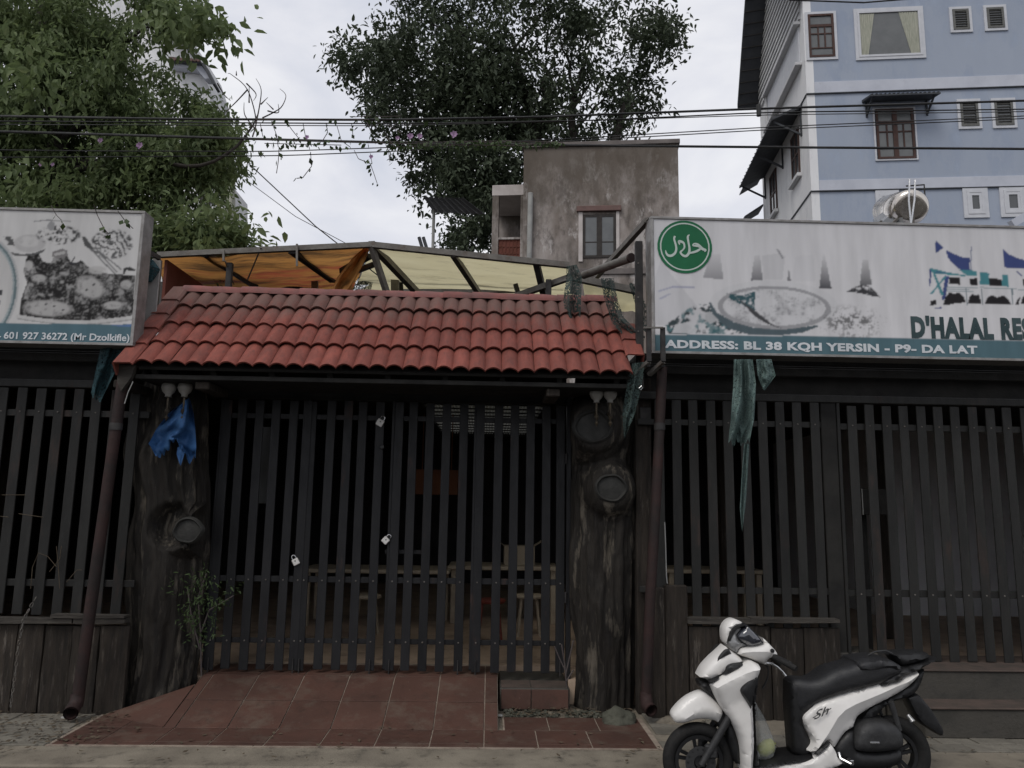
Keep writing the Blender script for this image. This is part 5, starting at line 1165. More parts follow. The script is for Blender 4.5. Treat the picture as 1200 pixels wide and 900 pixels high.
# low house under the water heater, hidden by the sign except for its roof edge
lh = thing('low_house', (P(1050,265,12).x, 13, 0), 'low flat roofed house behind the right sign, red tiled edge showing at its right', 'house')
x0, x1_, zr_ = P(1000,262,12).x, P(1240,262,12).x, P(1060,268,12).z
obj('wall', MB().box(x0, x1_, 12, 16, 0, zr_-.1), M['whitewall'], lh); obj('roof_slab', MB().cbox(x0-.1, x1_+.1, 11.9, 16.1, zr_-.099, zr_, .01), M['bandwhite'], lh)
q = [P(1185,263,11.6), P(1203,252,11.6), P(1230,238,11.6), P(1260,262,11.6)]
g_ = obj('gable', MB().prism([q[0]+Vector((.3,0,-.05)), P(1230,243,11.6), q[3]], (0,.2,0)), M['ridge'], lh)
obj('gable_edge', MB().beam(q[0], P(1232,236,11.6), .1, .12).beam(P(1232,236,11.6)+Vector((0,.002,0)), q[3], .1, .12), M['bandwhite'], lh)

# solar water heater tank
tk = thing('water_heater', (P(1055,262,12).x, 12.4, zr_), 'stainless steel water heater tank with dark collector above the right sign', 'water heater')
c0, c1 = P(1067, 243, 12.0), P(1041, 247, 14.2); ax = (c1-c0).normalized(); r_ = .295
s_ = [(0.0, .70), (.012, .82), (.04, .93), (.09, 1.0)]; pts = [c0 + ax*a for a, _ in s_]; rs = [r_*b2 for _, b2 in s_]
L_ = (c1-c0).length
pts += [c0+ax*(L_-.09), c0+ax*(L_-.03), c0+ax*L_]; rs += [r_, r_*.9, r_*.7]
obj('tank', MB().tube(pts, rs, 36), M['tank'], tk, smooth=30)
pl = MB().tube([c0-ax*.02, c0+ax*.03], r_*.62, 30); obj('end_cap', pl, M['tank'], tk, smooth=30)
obj('band_ring', MB().tube([c0+ax*.30, c0+ax*.33], r_*1.012, 36), M['chrome'], tk, smooth=30); obj('band_ring', MB().tube([c0+ax*.9, c0+ax*.93], r_*1.012, 36), M['chrome'], tk, smooth=30)
zb_ = zr_+.003
for q in ((1032,12.6),(1043,12.3),(1069,12.0)):
    p = P(q[0], 250, q[1]); obj('stand_leg', MB().beam((p.x, p.y, zb_), (p.x, p.y, zr_+.36), .04), M['steel'], tk)
for uu, v0 in ((1066, 210), (1072.5, 211)):
    p = P(uu, v0, 11.75); q = P(1067.5, 262, 11.75); obj('vent_pipe', MB().tube([p, P(uu-1, 235, 11.72), q], .016, 8), M['chrome'], tk, smooth=60)
a, b_, c = P(1062, 218, 12.1), P(1083, 216.5, 12.1), P(1084, 232, 12.1); obj('loop_pipe', MB().tube([a, b_, c], .014, 8), M['steeldark'], tk)
cr_ = P(1026, 258, 12.4); cl = P(1048, 245, 12.0)
obj('collector_panel', MB().prism([P(1023,262,12.6), P(1023,257,13.4), P(1045,241,12.6), P(1048,262,12.2)], (.02,-.25,-.08)), M['glass'], tk)
obj('stand_brace', MB().beam(P(1046,262,12.05), P(1052,256,12.1), .04), M['steel'], tk)

# white house behind the left tree
wh = thing('white_house', (P(150,200,24).x, 25, 0), 'white house with grey tiled gable edges behind the left tree', 'house')
Yh = 22.0
def wall_px(pts, Y, d, m, name, par): return obj(name, MB().prism([P(u, v, Y) for u, v in pts], (0, d, 0)), m, par)
wall_px([(40,-60),(168,-10),(222,42),(232,72),(232,330),(40,330)], Yh+1.2, 3, M['whitewall'], 'wall', wh)
wall_px([(60,60),(205,72),(236,74),(246,110),(250,330),(60,330)], Yh, 1.19, M['whitewall'], 'wall', wh)
wall_px([(150,-20),(180,-6),(232,68),(228,70),(216,52),(176,-2)], Yh+.3, .88, M['darksoffit'], 'gable_edge', wh)
wall_px([(197,66),(234,70),(236,74),(198,71)], Yh-.5, .48, M['darksoffit'], 'eave', wh)
wall_px([(198,71.2),(235,74.5),(246,92),(240,92),(230,80),(198,76)], Yh-.35, .33, M['bandwhite'], 'eave_board', wh)
wall_px([(236,74),(239,73),(252,98),(249,99)], Yh-.5, .48, M['darksoffit'], 'gable_edge', wh)
for k in range(9): a = P(200+4*k, 68.5+.2*k, Yh-.55); obj('eave_tile', MB().tube([a, a+Vector((0,.4,.02))], .05, 8), M['hood'], wh)
# pale lower wing of it seen under the foliage
Yw = 19.0
wl = thing('white_villa', (P(240,250,Yw).x, Yw+1, 0), 'pale house wing with arched windows and balcony seen under the left tree', 'house')
wall_px([(150,120),(262,205),(262,330),(150,330)], Yw, 2, M['whitewall'], 'wall', wl)
wall_px([(264,200),(272,200),(270,330),(264,330)], Yw-.3, .28, M['curtain'], 'column', wl)
for u0, v0, u1, v1 in ((236,215,245,258),(209,258,218,300),(243,150,250,185)):
    a, b_ = P(u0, v0, Yw-.02), P(u1, v1, Yw-.02); W_ = obj('window', MB().cbox(a.x, b_.x, Yw-.05, Yw-.003, b_.z, a.z, .01), M['darkwin'], wl); obj('pane', MB().box(a.x+.08, b_.x-.08, Yw-.06, Yw-.0505, b_.z+.1, a.z-.1), M['glassg'], W_)
for k in range(5): a = P(264+2.2*k, 266, Yw-.8); obj('baluster', MB().tube([a, a-Vector((0,0,.45))], .018, 6), M['steeldark'], wl)
obj('handrail', MB().tube([P(262,266,Yw-.8), P(275,267,Yw-.8)], .025, 6), M['steeldark'], wl)

# ================================================================== TREES
def leaf_cloud(name, clumps, n, size, m, parent, seed=1, droop=.5, shell=.55, aspect=.42, sub=0, sr=.3):
    """clumps: (centre, (rx, ry, rz), weight). Many leaf-sized folded quads on twig sprays."""
    rs = np.random.RandomState(seed); w = np.array([c[2] for c in clumps], float); w /= w.sum(); cnt = (w*n/9).astype(int)+1
    C = []
    if sub:
        cl2 = []
        for c, r, w_ in clumps:
            k = max(2, int(sub*w_))
            for q in range(k):
                d = rs.normal(size=3); d /= np.linalg.norm(d); p = np.array(c)+d*np.array(r)*(rs.rand()**.4)*.92; f = sr*(.6+.8*rs.rand())
                cl2.append((tuple(p), (r[0]*f, r[1]*f, r[2]*f*.7), w_/k*f*f))
        clumps = cl2; w = np.array([c[2] for c in clumps], float); w /= w.sum(); cnt = (w*n/9).astype(int)+1
    for (c, r, _), k in zip(clumps, cnt):
        d = rs.normal(size=(k,3)); d /= np.linalg.norm(d, axis=1)[:,None]; rad = (shell + (1-shell)*rs.rand(k,1))*(rs.rand(k,1)**.25)
        p = np.array(c) + d*rad*np.array(r); dirv = d*.8 + rs.normal(size=(k,3))*.6; dirv[:,2] -= droop; dirv /= np.linalg.norm(dirv, axis=1)[:,None]
        C.append(np.concatenate([p, dirv], 1))
    C = np.concatenate(C); K = 9; base = np.repeat(C, K, 0); N = len(base)
    t = np.tile(np.arange(K)/K, len(C))[:,None]*size*4.2
    pos = base[:,:3] + base[:,3:]*t + rs.normal(size=(N,3))*size*.55
    ld = base[:,3:]*.6 + rs.normal(size=(N,3))*.8; ld[:,2] -= droop*.6; ld /= np.linalg.norm(ld, axis=1)[:,None]
    up_ = rs.normal(size=(N,3))*.6 + np.array([0,-.15,1]); sd2 = np.cross(ld, up_); sd2 /= np.linalg.norm(sd2, axis=1)[:,None]; nn = np.cross(sd2, ld)
    L = size*(.7+.7*rs.rand(N,1)); Wd = L*aspect
    v0 = pos; v1 = pos+ld*L*.28+sd2*Wd*.46+nn*L*.06; v2 = pos+ld*L*.66+sd2*Wd*.38+nn*L*.02; v3 = pos+ld*L-nn*L*.14; v4 = pos+ld*L*.66-sd2*Wd*.38+nn*L*.02; v5 = pos+ld*L*.28-sd2*Wd*.46+nn*L*.06
    V = np.stack([v0,v1,v2,v3,v4,v5],1).reshape(-1,3); i = np.arange(N)*6
    F = np.stack([np.stack([i,i+1,i+2,i+3],1), np.stack([i,i+3,i+4,i+5],1)],1).reshape(-1,4)
    return npmesh(name, V, F, m, parent)
def limb(b, a, c, r0, r1, seed, wob=.08, n=7):
    a, c = Vector(a), Vector(c); L = (c-a).length; pts = []
    for k in range(n+1):
        t = k/n; pts.append(a*(1-t)+c*t + Vector((mnoise.noise(Vector((t*2.5,seed,0))), mnoise.noise(Vector((t*2.5,seed,5))), mnoise.noise(Vector((t*2.5,seed,9)))))*L*wob*math.sin(math.pi*t)*2)
    b.tube(pts, [r0+(r1-r0)*k/n for k in range(n+1)], 7); return pts
# centre tree
TY = 27.0; base = Vector((P(655,300,TY).x, TY, 0))
ct = thing('broadleaf_tree', base, 'large dark broadleaf tree rising behind the weathered grey house', 'tree')
spec = [(430,72,30,.7),(455,100,36,1),(470,60,34,.9),(500,30,45,1.4),(490,100,48,1.6),(540,70,55,2),(560,20,55,2),(600,60,55,2),(540,135,50,1.8),(590,125,48,1.7),(520,180,40,1.4),(560,190,42,1.6),
        (600,185,36,1.3),(530,225,36,1.2),(560,250,36,1.3),(590,225,30,1.2),(545,275,28,.9),(530,165,46,1.4),(640,20,50,1.5),(650,80,40,.9),(640,135,34,.7),(690,40,34,.8),(700,88,26,.45),(735,25,34,.7),
        (762,42,22,.4),(742,78,24,.5),(772,28,20,.35),(676,135,24,.35),(738,108,28,.6),(722,128,26,.55),(760,125,16,.35),(715,150,20,.35),(600,-40,80,2.5),(680,-45,70,2),(520,-40,60,2),(480,-10,45,1.2),(735,-40,45,1),
        (690,158,24,.4),(650,165,34,.8),(465,130,34,.9),(510,205,34,1.0),(590,270,24,.7),(770,45,26,.6),(450,75,26,.6),(575,240,30,1.0),(412,70,16,.3),(520,120,50,2),(560,90,55,2.2),(600,100,50,2),(570,150,50,2),(620,160,40,1.2),(480,75,45,1.4),(545,210,40,1.5),(785,32,14,.25),(775,60,18,.3),(400,76,8,.12),(420,60,14,.25)]
cl = []
rs_ = random.Random(5)
for u, v, r, w in spec:
    Y = TY + rs_.uniform(-2.0, 2.2); c = P(u, v, Y); rr = r/906*math.hypot(Y, c.z)*1.0; cl.append((tuple(c), (rr, rr*1.1, rr*.85), w))
    for q in range(3):
        Y = TY + rs_.uniform(-2.5, 2.5); c2 = P(u+rs_.uniform(-r,r)*.9, v+rs_.uniform(-r,r)*.9, Y); cl.append((tuple(c2), (rr*.35, rr*.35, rr*.3), w*.22))
leaf_cloud('crown', cl, 44000, .20, M['leafb'], ct, 11, .35, .1, .46, sub=12, sr=.23)
b = MB(); tr = [base, P(645,300,TY), P(640,220,TY), P(630,170,TY), P(615,110,TY), P(600,40,TY)]
b.tube(tr, [.42,.34,.28,.22,.15,.06], 10); k = 0
for a, c, r0 in (((640,200),(560,120),.15),((640,190),(530,190),.12),((640,210),(560,250),.11),((632,160),(650,60),.14),((636,180),(500,60),.12),((600,60),(480,20),.06),((560,120),(450,100),.06),((560,120),(430,72),.04)):
    k += 1; limb(b, P(*a, TY), P(*c, TY+rs_.uniform(-1,1)), r0, .02, k)
for a, c, r0, r1 in (((668,170),(673,110),.17,.12),((673,110),(690,60),.10,.04),((673,110),(658,50),.08,.03),((670,130),(700,85),.06,.02),((720,168),(728,140),.16,.13),((728,140),(737,95),.12,.05),((728,140),(755,110),.06,.02),((675,150),(690,135),.07,.04),((690,135),(715,105),.05,.02),((600,60),(640,10),.06,.03),((640,60),(645,0),.05,.02),((602,90),(620,40),.05,.02)):
    k += 1; limb(b, P(*a, TY-.5), P(*c, TY+rs_.uniform(-.5,.5)), r0, r1, k+3, .05)
for a, r0 in (((668,170),.17),((722,168),.16)): b.tube([Vector((P(*a,TY).x-.5, TY, 5)), P(*a, TY-.5)], [.2, r0], 8)
obj('trunk', b, M['bark'], ct, smooth=60)
# left tree
LY = 10.2; base = Vector((P(60,300,LY).x-1.2, LY+.6, 0))
lt = thing('leafy_tree', base, 'dense green leafy tree filling the top left behind the left sign', 'tree')
spec = [(-20,20,70,2),(40,20,60,2),(95,10,40,1.5),(30,80,65,2.2),(90,70,55,2),(122,50,24,.7),(126,95,42,1.5),(146,40,16,.3),(-20,120,70,2),(60,130,55,1.7),(120,145,50,1.6),(150,122,28,.9),(186,86,12,.25),(180,150,48,1.7),(228,122,22,.6),(235,146,28,.9),
        (225,170,40,1.4),(262,150,22,.6),(20,190,60,2),(90,190,55,2),(150,195,50,1.8),(188,200,32,1.0),(232,186,22,.45),(258,184,18,.3),(262,214,14,.2),(60,225,50,1.6),(120,228,42,1.4),(178,240,24,.6),(10,230,50,1.4),(-60,60,90,2),(-70,180,90,2),(255,175,26,.8),
        (165,22,16,.3),(190,8,18,.4),(210,18,16,.35),(232,10,16,.3),(0,-50,90,2),(90,-50,70,1.6),(190,-45,40,.6)]
cl = []
for u, v, r, w in spec:
    Y = LY + rs_.uniform(-.7, 1.0); c = P(u, v, Y); rr = r/906*math.hypot(Y, c.z); cl.append((tuple(c), (rr, rr*1.1, rr*.85), w))
    for q in range(3):
        Y = LY + rs_.uniform(-.9, .9); c2 = P(u+rs_.uniform(-r,r)*.85, v+rs_.uniform(-r,r)*.85, Y); cl.append((tuple(c2), (rr*.35, rr*.35, rr*.35), w*.25))
leaf_cloud('crown', cl, 56000, .092, M['leafa'], lt, 21, 1.1, .12, .40, sub=13, sr=.27)
big = []
for u, v, r, w in [(212,8,16,.7),(232,14,18,.8),(250,10,14,.6),(186,14,14,.4),(15,195,22,.8),(255,25,8,.3),(275,250,10,.2),(60,95,40,1),(20,60,40,1),(240,235,20,.4)]:
    c = P(u, v, 8.4); rr = r/906*9.4; big.append((tuple(c), (rr, rr, rr*.8), w))
leaf_cloud('large_leaves', big, 700, .125, M['leafa'], lt, 33, 1.3, .2, .5)
b = MB(); b.tube([base, P(40,320,LY)+Vector((0,.5,0)), P(60,230,LY), P(70,150,LY), P(60,60,LY), P(40,-20,LY)], [.22,.18,.15,.12,.09,.04], 10)
for i, (a, c, r0) in enumerate((((70,200),(160,190),.06),((70,170),(150,110),.06),((66,120),(130,60),.05),((60,100),(0,40),.05),((150,190),(240,150),.035),((70,220),(0,200),.05),((70,190),(262,200),.045),((60,60),(190,30),.04),((190,30),(250,8),.02),((150,50),(176,10),.02))): limb(b, P(*a, LY), P(*c, LY-.2), r0, .012, i+40, .06)
b.tube([P(u, v, LY-1) for u, v in ((200,192),(218,195),(235,194),(251,189),(265,181),(278,171),(288,159),(297,146),(303,132))], [.026,.025,.024,.022,.020,.018,.015,.011,.006], 7)
obj('trunk', b, M['bark'], lt, smooth=60)
# shrub under it, behind the awning
sh = thing('leafy_shrub', P(235, 300, 9.4), 'dark green shrub top behind the left end of the orange awning', 'shrub')
cl = [(tuple(P(u, v, 9.3+rs_.uniform(-.3,.3))), (r/906*10.4,)*3, w) for u, v, r, w in [(200,272,22,1.2),(225,272,20,1),(250,275,18,1),(272,278,14,.6),(284,282,8,.3),(190,290,18,.8),(240,290,16,.8),(265,262,8,.2)]]
leaf_cloud('foliage', cl, 3600, .095, M['leafa'], sh, 51, .4, .2, .42)
b = MB(); 
for u in (205, 235, 262): limb(b, P(230,330,9.4), P(u,275,9.4), .03, .008, u)
obj('stem', b, M['bark'], sh)
def spl(pts, k=5):
    out = []
    for i in range(len(pts)-1):
        p0, p1, p2, p3 = [np.array(pts[j], float) for j in (max(i-1,0), i, i+1, min(i+2, len(pts)-1))]
        for q in range(k): t = q/k; out.append(tuple(.5*((2*p1)+(-p0+p2)*t+(2*p0-5*p1+4*p2-p3)*t*t+(-p0+3*p1-3*p2+p3)*t**3)))
    return out + [tuple(pts[-1])]
# bare twigs beside the tree, over the cables
bt = thing('bare_branch', P(300,160,8.6), 'leafless curling twigs reaching up from the cables right of the left tree', 'branch')
b = MB()
for pts in ([(296,160),(300,140),(290,105),(272,88),(267,86)],[(290,105),(278,118),(268,128),(262,135)],[(289,98),(300,110),(297,118)],[(300,145),(304,125),(306,105),(300,92)],[(306,122),(314,114)],[(308,138),(320,132),(330,125),(335,112),(328,104)],[(320,128),(312,120)],[(298,150),(287,135),(286,120)],[(292,120),(292,100)],[(277,88),(277,83)],[(255,98),(262,110),(270,118)],[(314,130),(326,132),(326,122)]):
    pts = spl(pts); b.tube([P(u, v, 8.5+.1*math.sin(i*.4)) for i, (u, v) in enumerate(pts)], [.0095*(1-.75*i/(len(pts)-1)) for i in range(len(pts))], 5)
obj('twigs', b, M['twig'], bt)

# ================================================================== CABLES
CY = 6.1
cabs = [([(-420,131),(0,136),(200,139.5),(445,140.5),(620,137.5),(780,131.5),(900,127),(1200,118),(1700,100)], .012, 'upper thick black cable crossing the picture, carrying hanging vines'),
        ([(-420,143),(0,142),(300,144),(480,145),(700,141),(900,131.5),(1200,128),(1700,120)], .007, 'thin cable just below the upper thick one'),
        ([(-420,150),(0,154),(200,160),(430,166.5),(640,170),(900,172.5),(1200,174.5),(1700,178)], .013, 'lowest thick black cable, nearly level in front of the grey house top'),
        ([(-420,170),(100,177),(320,177.5),(480,172),(650,163.5),(780,156),(900,149),(1200,136),(1700,112)], .0055, 'thin cable sloping up to the right below the upper pair'),
        ([(-420,186),(100,184),(330,182.5),(480,176.5),(650,166),(780,159),(900,152),(1200,139),(1700,116)], .0055, 'thinnest lower cable sloping up to the right beside its twin'),
        ([(-420,138),(0,146),(200,146.5),(445,147.5),(640,143),(900,134.5),(1200,131),(1700,118)], .005, 'thin slack cable between the two thick ones on the right')]
for k, (pts, r, lb) in enumerate(cabs):
    fine = []
    for i in range(len(pts)-1):
        for q in range(6): t = q/6; fine.append((pts[i][0]*(1-t)+pts[i+1][0]*t, pts[i][1]*(1-t)+pts[i+1][1]*t))
    fine.append(pts[-1]); W3 = [P(u, v, CY+.06*k) for u, v in fine]; sm = [W3[0]] + [(W3[i-1]+W3[i]*2+W3[i+1])/4 for i in range(1, len(W3)-1)] + [W3[-1]]
    sm = [sm[0]+(sm[0]-sm[1])*6] + sm + [sm[-1]+(sm[-1]-sm[-2])*6]
    setp(obj('power_cable', MB().tube(sm, r*.82, 6), M['cable'], smooth=60), lb, 'cable')
for (u0, v0, u1, v1, r, lb) in ((292,192,452,330,.007,'upper of two thin diagonal wires running down to the awning frame'), (290,212,405,285,.004,'lower faint diagonal wire running down to the orange awning'),(925,0,1100,-4,.01,'short wire crossing the top of the blue house')):
    a, c = P(u0, v0, 8.8), P(u1, v1, 8.6); mid = (a+c)/2 - Vector((0,0,.06)); setp(obj('thin_wire', MB().tube([a, mid, c], r, 5), M['cable']), lb, 'wire')
t = thing('cable_clamp', P(889, 127, CY), 'small black clamp hanging on the upper thick cable', 'clamp'); c = P(889,128,CY-.03)
obj('clamp_body', MB().tube([c+Vector((0,0,.04)), c-Vector((0,0,.06))], .02, 8), M['cable'], t)
# vines on the cables
def vine(strands, n, label, seed, size=.05):
    t = thing('hanging_vine', P(strands[0][0][0], strands[0][0][1], CY), label, 'vine'); rr = np.random.RandomState(seed); b = MB(); Vv = []
    for pts in strands:
        W3 = [P(u, v, CY-.03+.05*math.sin(i+u)) for i, (u, v) in enumerate(pts)]; b.tube(W3, .0035, 4)
        L = sum((W3[i+1]-W3[i]).length for i in range(len(W3)-1)); m_ = max(3, int(L*n))
        for q in range(m_):
            f = rr.rand()*(len(W3)-1); i = int(f); p = W3[i].lerp(W3[i+1], f-i); a = rr.rand()*6.28; s = size*(.5+.8*rr.rand())
            d = Vector((math.cos(a)*.6, math.sin(a)*.6, -.5-.5*rr.rand())).normalized(); o = d.orthogonal().normalized(); o.rotate(Matrix.Rotation(rr.rand()*3.14, 3, d))
            p = p + Vector(rr.normal(size=3)*.012); Vv += [tuple(p), tuple(p+d*s*.5+o*s*.3), tuple(p+d*s), tuple(p+d*s*.5-o*s*.3)]
    F = np.arange(len(Vv)).reshape(-1,4); npmesh('vine_leaves', Vv, F, M['leafv'], t); obj('stem', b, M['twig'], t); return t
vine([[(300,140),(380,139.5),(445,140.5),(520,139)],[(440,137),(470,136)],[(415,137),(435,136)]], 16, 'vine creeping along the upper thick cable', 1)
vine([[(300,163),(380,166),(450,167)],[(310,168),(400,170)]], 26, 'vine foliage hanging in short tufts from the lowest thick cable at left', 2)
vine([[(450,168),(520,169),(600,171),(660,167)],[(460,166),(560,167),(650,166)],[(460,172),(560,170),(640,168)],[(520,166),(600,165)]], 75, 'dense green vine wrapping the lowest thick cable before the centre tree', 3, .045)
vine([[(335,142),(342,152),(350,162)],[(355,144),(358,160),(363,175)],[(382,144),(384,155),(378,165)],[(395,148),(400,165),(410,172)],[(412,145),(414,162)],[(318,142),(324,158),(326,172)],[(305,145),(308,160)],[(430,143),(436,158),(446,168)],[(445,143),(452,158),(462,172)],[(455,146),(470,156)]], 24, 'several vine strands hanging between the two thick cables', 4)
vine([[(327,174),(326,190),(324,203)],[(364,178),(365,195),(355,208),(348,209)],[(415,176),(420,186),(434,192),(438,203),(442,215)],[(455,175),(457,190)],[(434,180),(436,192)]], 16, 'long thin vine tendrils drooping below the lowest thick cable', 5)
vine([[(60,241),(66,252),(72,258)],[(110,240),(114,252),(122,268),(126,273)],[(138,247),(146,258),(156,268)]], 12, 'short vine strands hanging over the top edge of the left sign', 6, .06)
vs_ = bpy.data.objects[-1] if False else None
fl_n = 0
for (u, v, s) in ((360,161,.03),(466,162,.03),(481,160,.045),(492,160,.04),(532,158,.05),(118,165,.04),(164,171,.05),(48,193,.03),(62,193,.03),(435,184,.03)):
    c = P(u, v, CY-.08 if u > 300 else 8.9); b = MB()
    for k in range(7):
        a = k*6.283/7; d = Vector((math.cos(a), -.5+.3*math.sin(3*a), math.sin(a))).normalized(); o = d.cross(Vector((0,1,0))).normalized(); sc = s*(1.0 if u < 300 else .72)
        b.add([c, c+d*sc*.6+o*sc*.35, c+d*sc, c+d*sc*.6-o*sc*.35], [(0,1,2,3)])
    o = obj('pink_flower', b, M['flower'], fixn=False, origin=c); nm = {360:'above the lower cable, left of the sky gap',466:'leftmost of the row on the vine',481:'second of the row on the vine',492:'third of the row on the vine',532:'largest and rightmost on the vine',118:'left one of two in the left tree',164:'right one of two in the left tree',48:'low in the left tree near the frame edge',62:'low in the left tree, beside another',435:'on the drooping tendril'}[u]
    setp(o, 'small pink flower, ' + nm, 'flower')

# ================================================================== SCOOTER
SY = 5.56; RZR = -.12
scr = thing('scooter', (P(935,905,SY).x, SY, RZR), 'white and black motor scooter parked on the road edge in front of the fence', 'scooter')
CA = (770, 720, 5.0); CB = (930, 750, 6.0)
def pxs(pts, c): return [(c[0]+x/c[2], c[1]+y/c[2]) for x, y in pts]
def smooth_poly(pts, k=4, sharp=62):
    n = len(pts); out = []
    def is_sharp(i):
        a, b_, c = Vector(pts[i-1]), Vector(pts[i]), Vector(pts[(i+1) % n]); u, v = (b_-a), (c-b_)
        return u.length < 1e-6 or v.length < 1e-6 or u.angle(v) > R(sharp)
    S = [is_sharp(i) for i in range(n)]
    for i in range(n):
        p1, p2 = Vector(pts[i]), Vector(pts[(i+1) % n]); p0 = Vector(pts[i-1]) if not S[i] else p1*2-p2; p3 = Vector(pts[(i+2) % n]) if not S[(i+1) % n] else p2*2-p1
        for q in range(k):
            t = q/k; out.append(.5*((2*p1)+(-p0+p2)*t+(2*p0-5*p1+4*p2-p3)*t*t+(-p0+3*p1-3*p2+p3)*t**3))
    return out
def shell(name, px, hw, m, parent=None, rnd=.045, inner=None, y0=0.0, grid=.024, sides=(-1, 1), crease=None, slope=.45):
    """px: outline in photo pixels (side view); hw: half width (number or function of x, z); a pillow shaped solid, mirrored.
       inner: if given, only a skin from y=inner outward on each side (panels), else a full solid"""
    parent = parent or scr
    if inner is not None and len(sides) == 2:
        return [shell(name, px, hw, m, parent, rnd, inner, y0, grid, (s,), crease, slope) for s in sides]
    pts = smooth_poly([(P(u, v, SY-.12).x, P(u, v, SY-.12).z) for u, v in px])
    f = hw if callable(hw) else (lambda x, z: hw)
    poly = [(p[0], p[1]) for p in pts]; n = len(poly)
    xs_ = [p[0] for p in poly]; zs_ = [p[1] for p in poly]
    def dist(x, z):
        dm = 9
        for i in range(n):
            ax_, az_ = poly[i]; bx_, bz_ = poly[(i+1) % n]; dx, dz = bx_-ax_, bz_-az_; L2 = dx*dx+dz*dz or 1e-9
            t = max(0, min(1, ((x-ax_)*dx+(z-az_)*dz)/L2)); dm = min(dm, math.hypot(x-ax_-t*dx, z-az_-t*dz))
        return dm
    def inside(x, z):
        c = False
        for i in range(n):
            ax_, az_ = poly[i]; bx_, bz_ = poly[(i+1) % n]
            if (az_ > z) != (bz_ > z) and x < (bx_-ax_)*(z-az_)/(bz_-az_)+ax_: c = not c
        return c
    extra = []; gx_ = min(xs_)
    while gx_ < max(xs_):
        gz_ = min(zs_)
        while gz_ < max(zs_):
            x, z = gx_+random.uniform(-.2,.2)*grid, gz_+random.uniform(-.2,.2)*grid
            if inside(x, z) and dist(x, z) > grid*.35: extra.append((x, z))
            gz_ += grid
        gx_ += grid
    cz = None
    if crease:
        cz = [(P(u, v, SY-.12).x, P(u, v, SY-.12).z) for u, v in crease]; f0 = f
        def cdist(x, z):
            dm = 9
            for i in range(len(cz)-1):
                (ax_, az_), (bx_, bz_) = cz[i], cz[i+1]; dx, dz = bx_-ax_, bz_-az_; t = max(0, min(1, ((x-ax_)*dx+(z-az_)*dz)/(dx*dx+dz*dz))); dm = min(dm, math.hypot(x-ax_-t*dx, z-az_-t*dz))
            return dm
        f = lambda x, z: f0(x, z) + .02 - min(.045, cdist(x, z)*slope)
        extra = [p for p in extra if cdist(*p) > .009]
        for i in range(len(cz)-1):
            (ax_, az_), (bx_, bz_) = cz[i], cz[i+1]; k = max(1, int(math.hypot(bx_-ax_, bz_-az_)/.01))
            extra += [(ax_+(bx_-ax_)*q/k, az_+(bz_-az_)*q/k) for q in range(k) if inside(ax_+(bx_-ax_)*q/k, az_+(bz_-az_)*q/k) and dist(ax_+(bx_-ax_)*q/k, az_+(bz_-az_)*q/k) > .006]
    # inset ring for a crisp rounded edge
    for i in range(n):
        a, c = Vector(poly[i-1]), Vector(poly[(i+1) % n]); t = (c-a)
        if t.length < 1e-6: continue
        nn = Vector((-t.y, t.x)).normalized()
        for s in (-1, 1):
            q = Vector(poly[i]) + nn*s*.009
            if inside(q.x, q.y) and dist(q.x, q.y) > .0075: extra.append((q.x, q.y))
    V2 = [Vector(p) for p in poly] + [Vector(p) for p in extra]
    vo, eo, fo, *_ = delaunay_2d_cdt(V2, [(i, (i+1) % n) for i in range(n)], [], 1, 1e-5)
    b = MB(); nv = len(vo); prof = []
    for p in vo:
        d = dist(p.x, p.y); t = min(1, d/rnd); w = f(p.x, p.y); k = math.sqrt(max(0, 1-(1-t)**2)); e = (inner if inner is not None else w*.55)
        prof.append(e + (w-e)*k)
    bd = {}
    for fc in fo:
        for i in range(len(fc)):
            a, c = fc[i], fc[(i+1) % len(fc)]
            if (c, a) in bd: del bd[(c, a)]
            else: bd[(a, c)] = 1
    if inner is None:
        for s in (-1, 1): b.v += [Vector((p.x, SY+y0+s*prof[i], p.y)) for i, p in enumerate(vo)]
        b.f += [tuple(fc) for fc in fo] + [tuple(nv+i for i in fc[::-1]) for fc in fo] + [(a, nv+a, nv+c, c) for a, c in bd]
    else:
        for s in sides:
            o = len(b.v); b.v += [Vector((p.x, SY+y0+s*prof[i], p.y)) for i, p in enumerate(vo)]; b.v += [Vector((p.x, SY+y0+s*(inner-.012), p.y)) for p in vo]
            b.f += [tuple(o+i for i in fc) for fc in fo] + [tuple(o+nv+i for i in fc[::-1]) for fc in fo] + [(o+a, o+nv+a, o+nv+c, o+c) for a, c in bd]
    return obj(name, b, m, parent, smooth=38)
X0s = lambda u: P(u, 800, SY).x
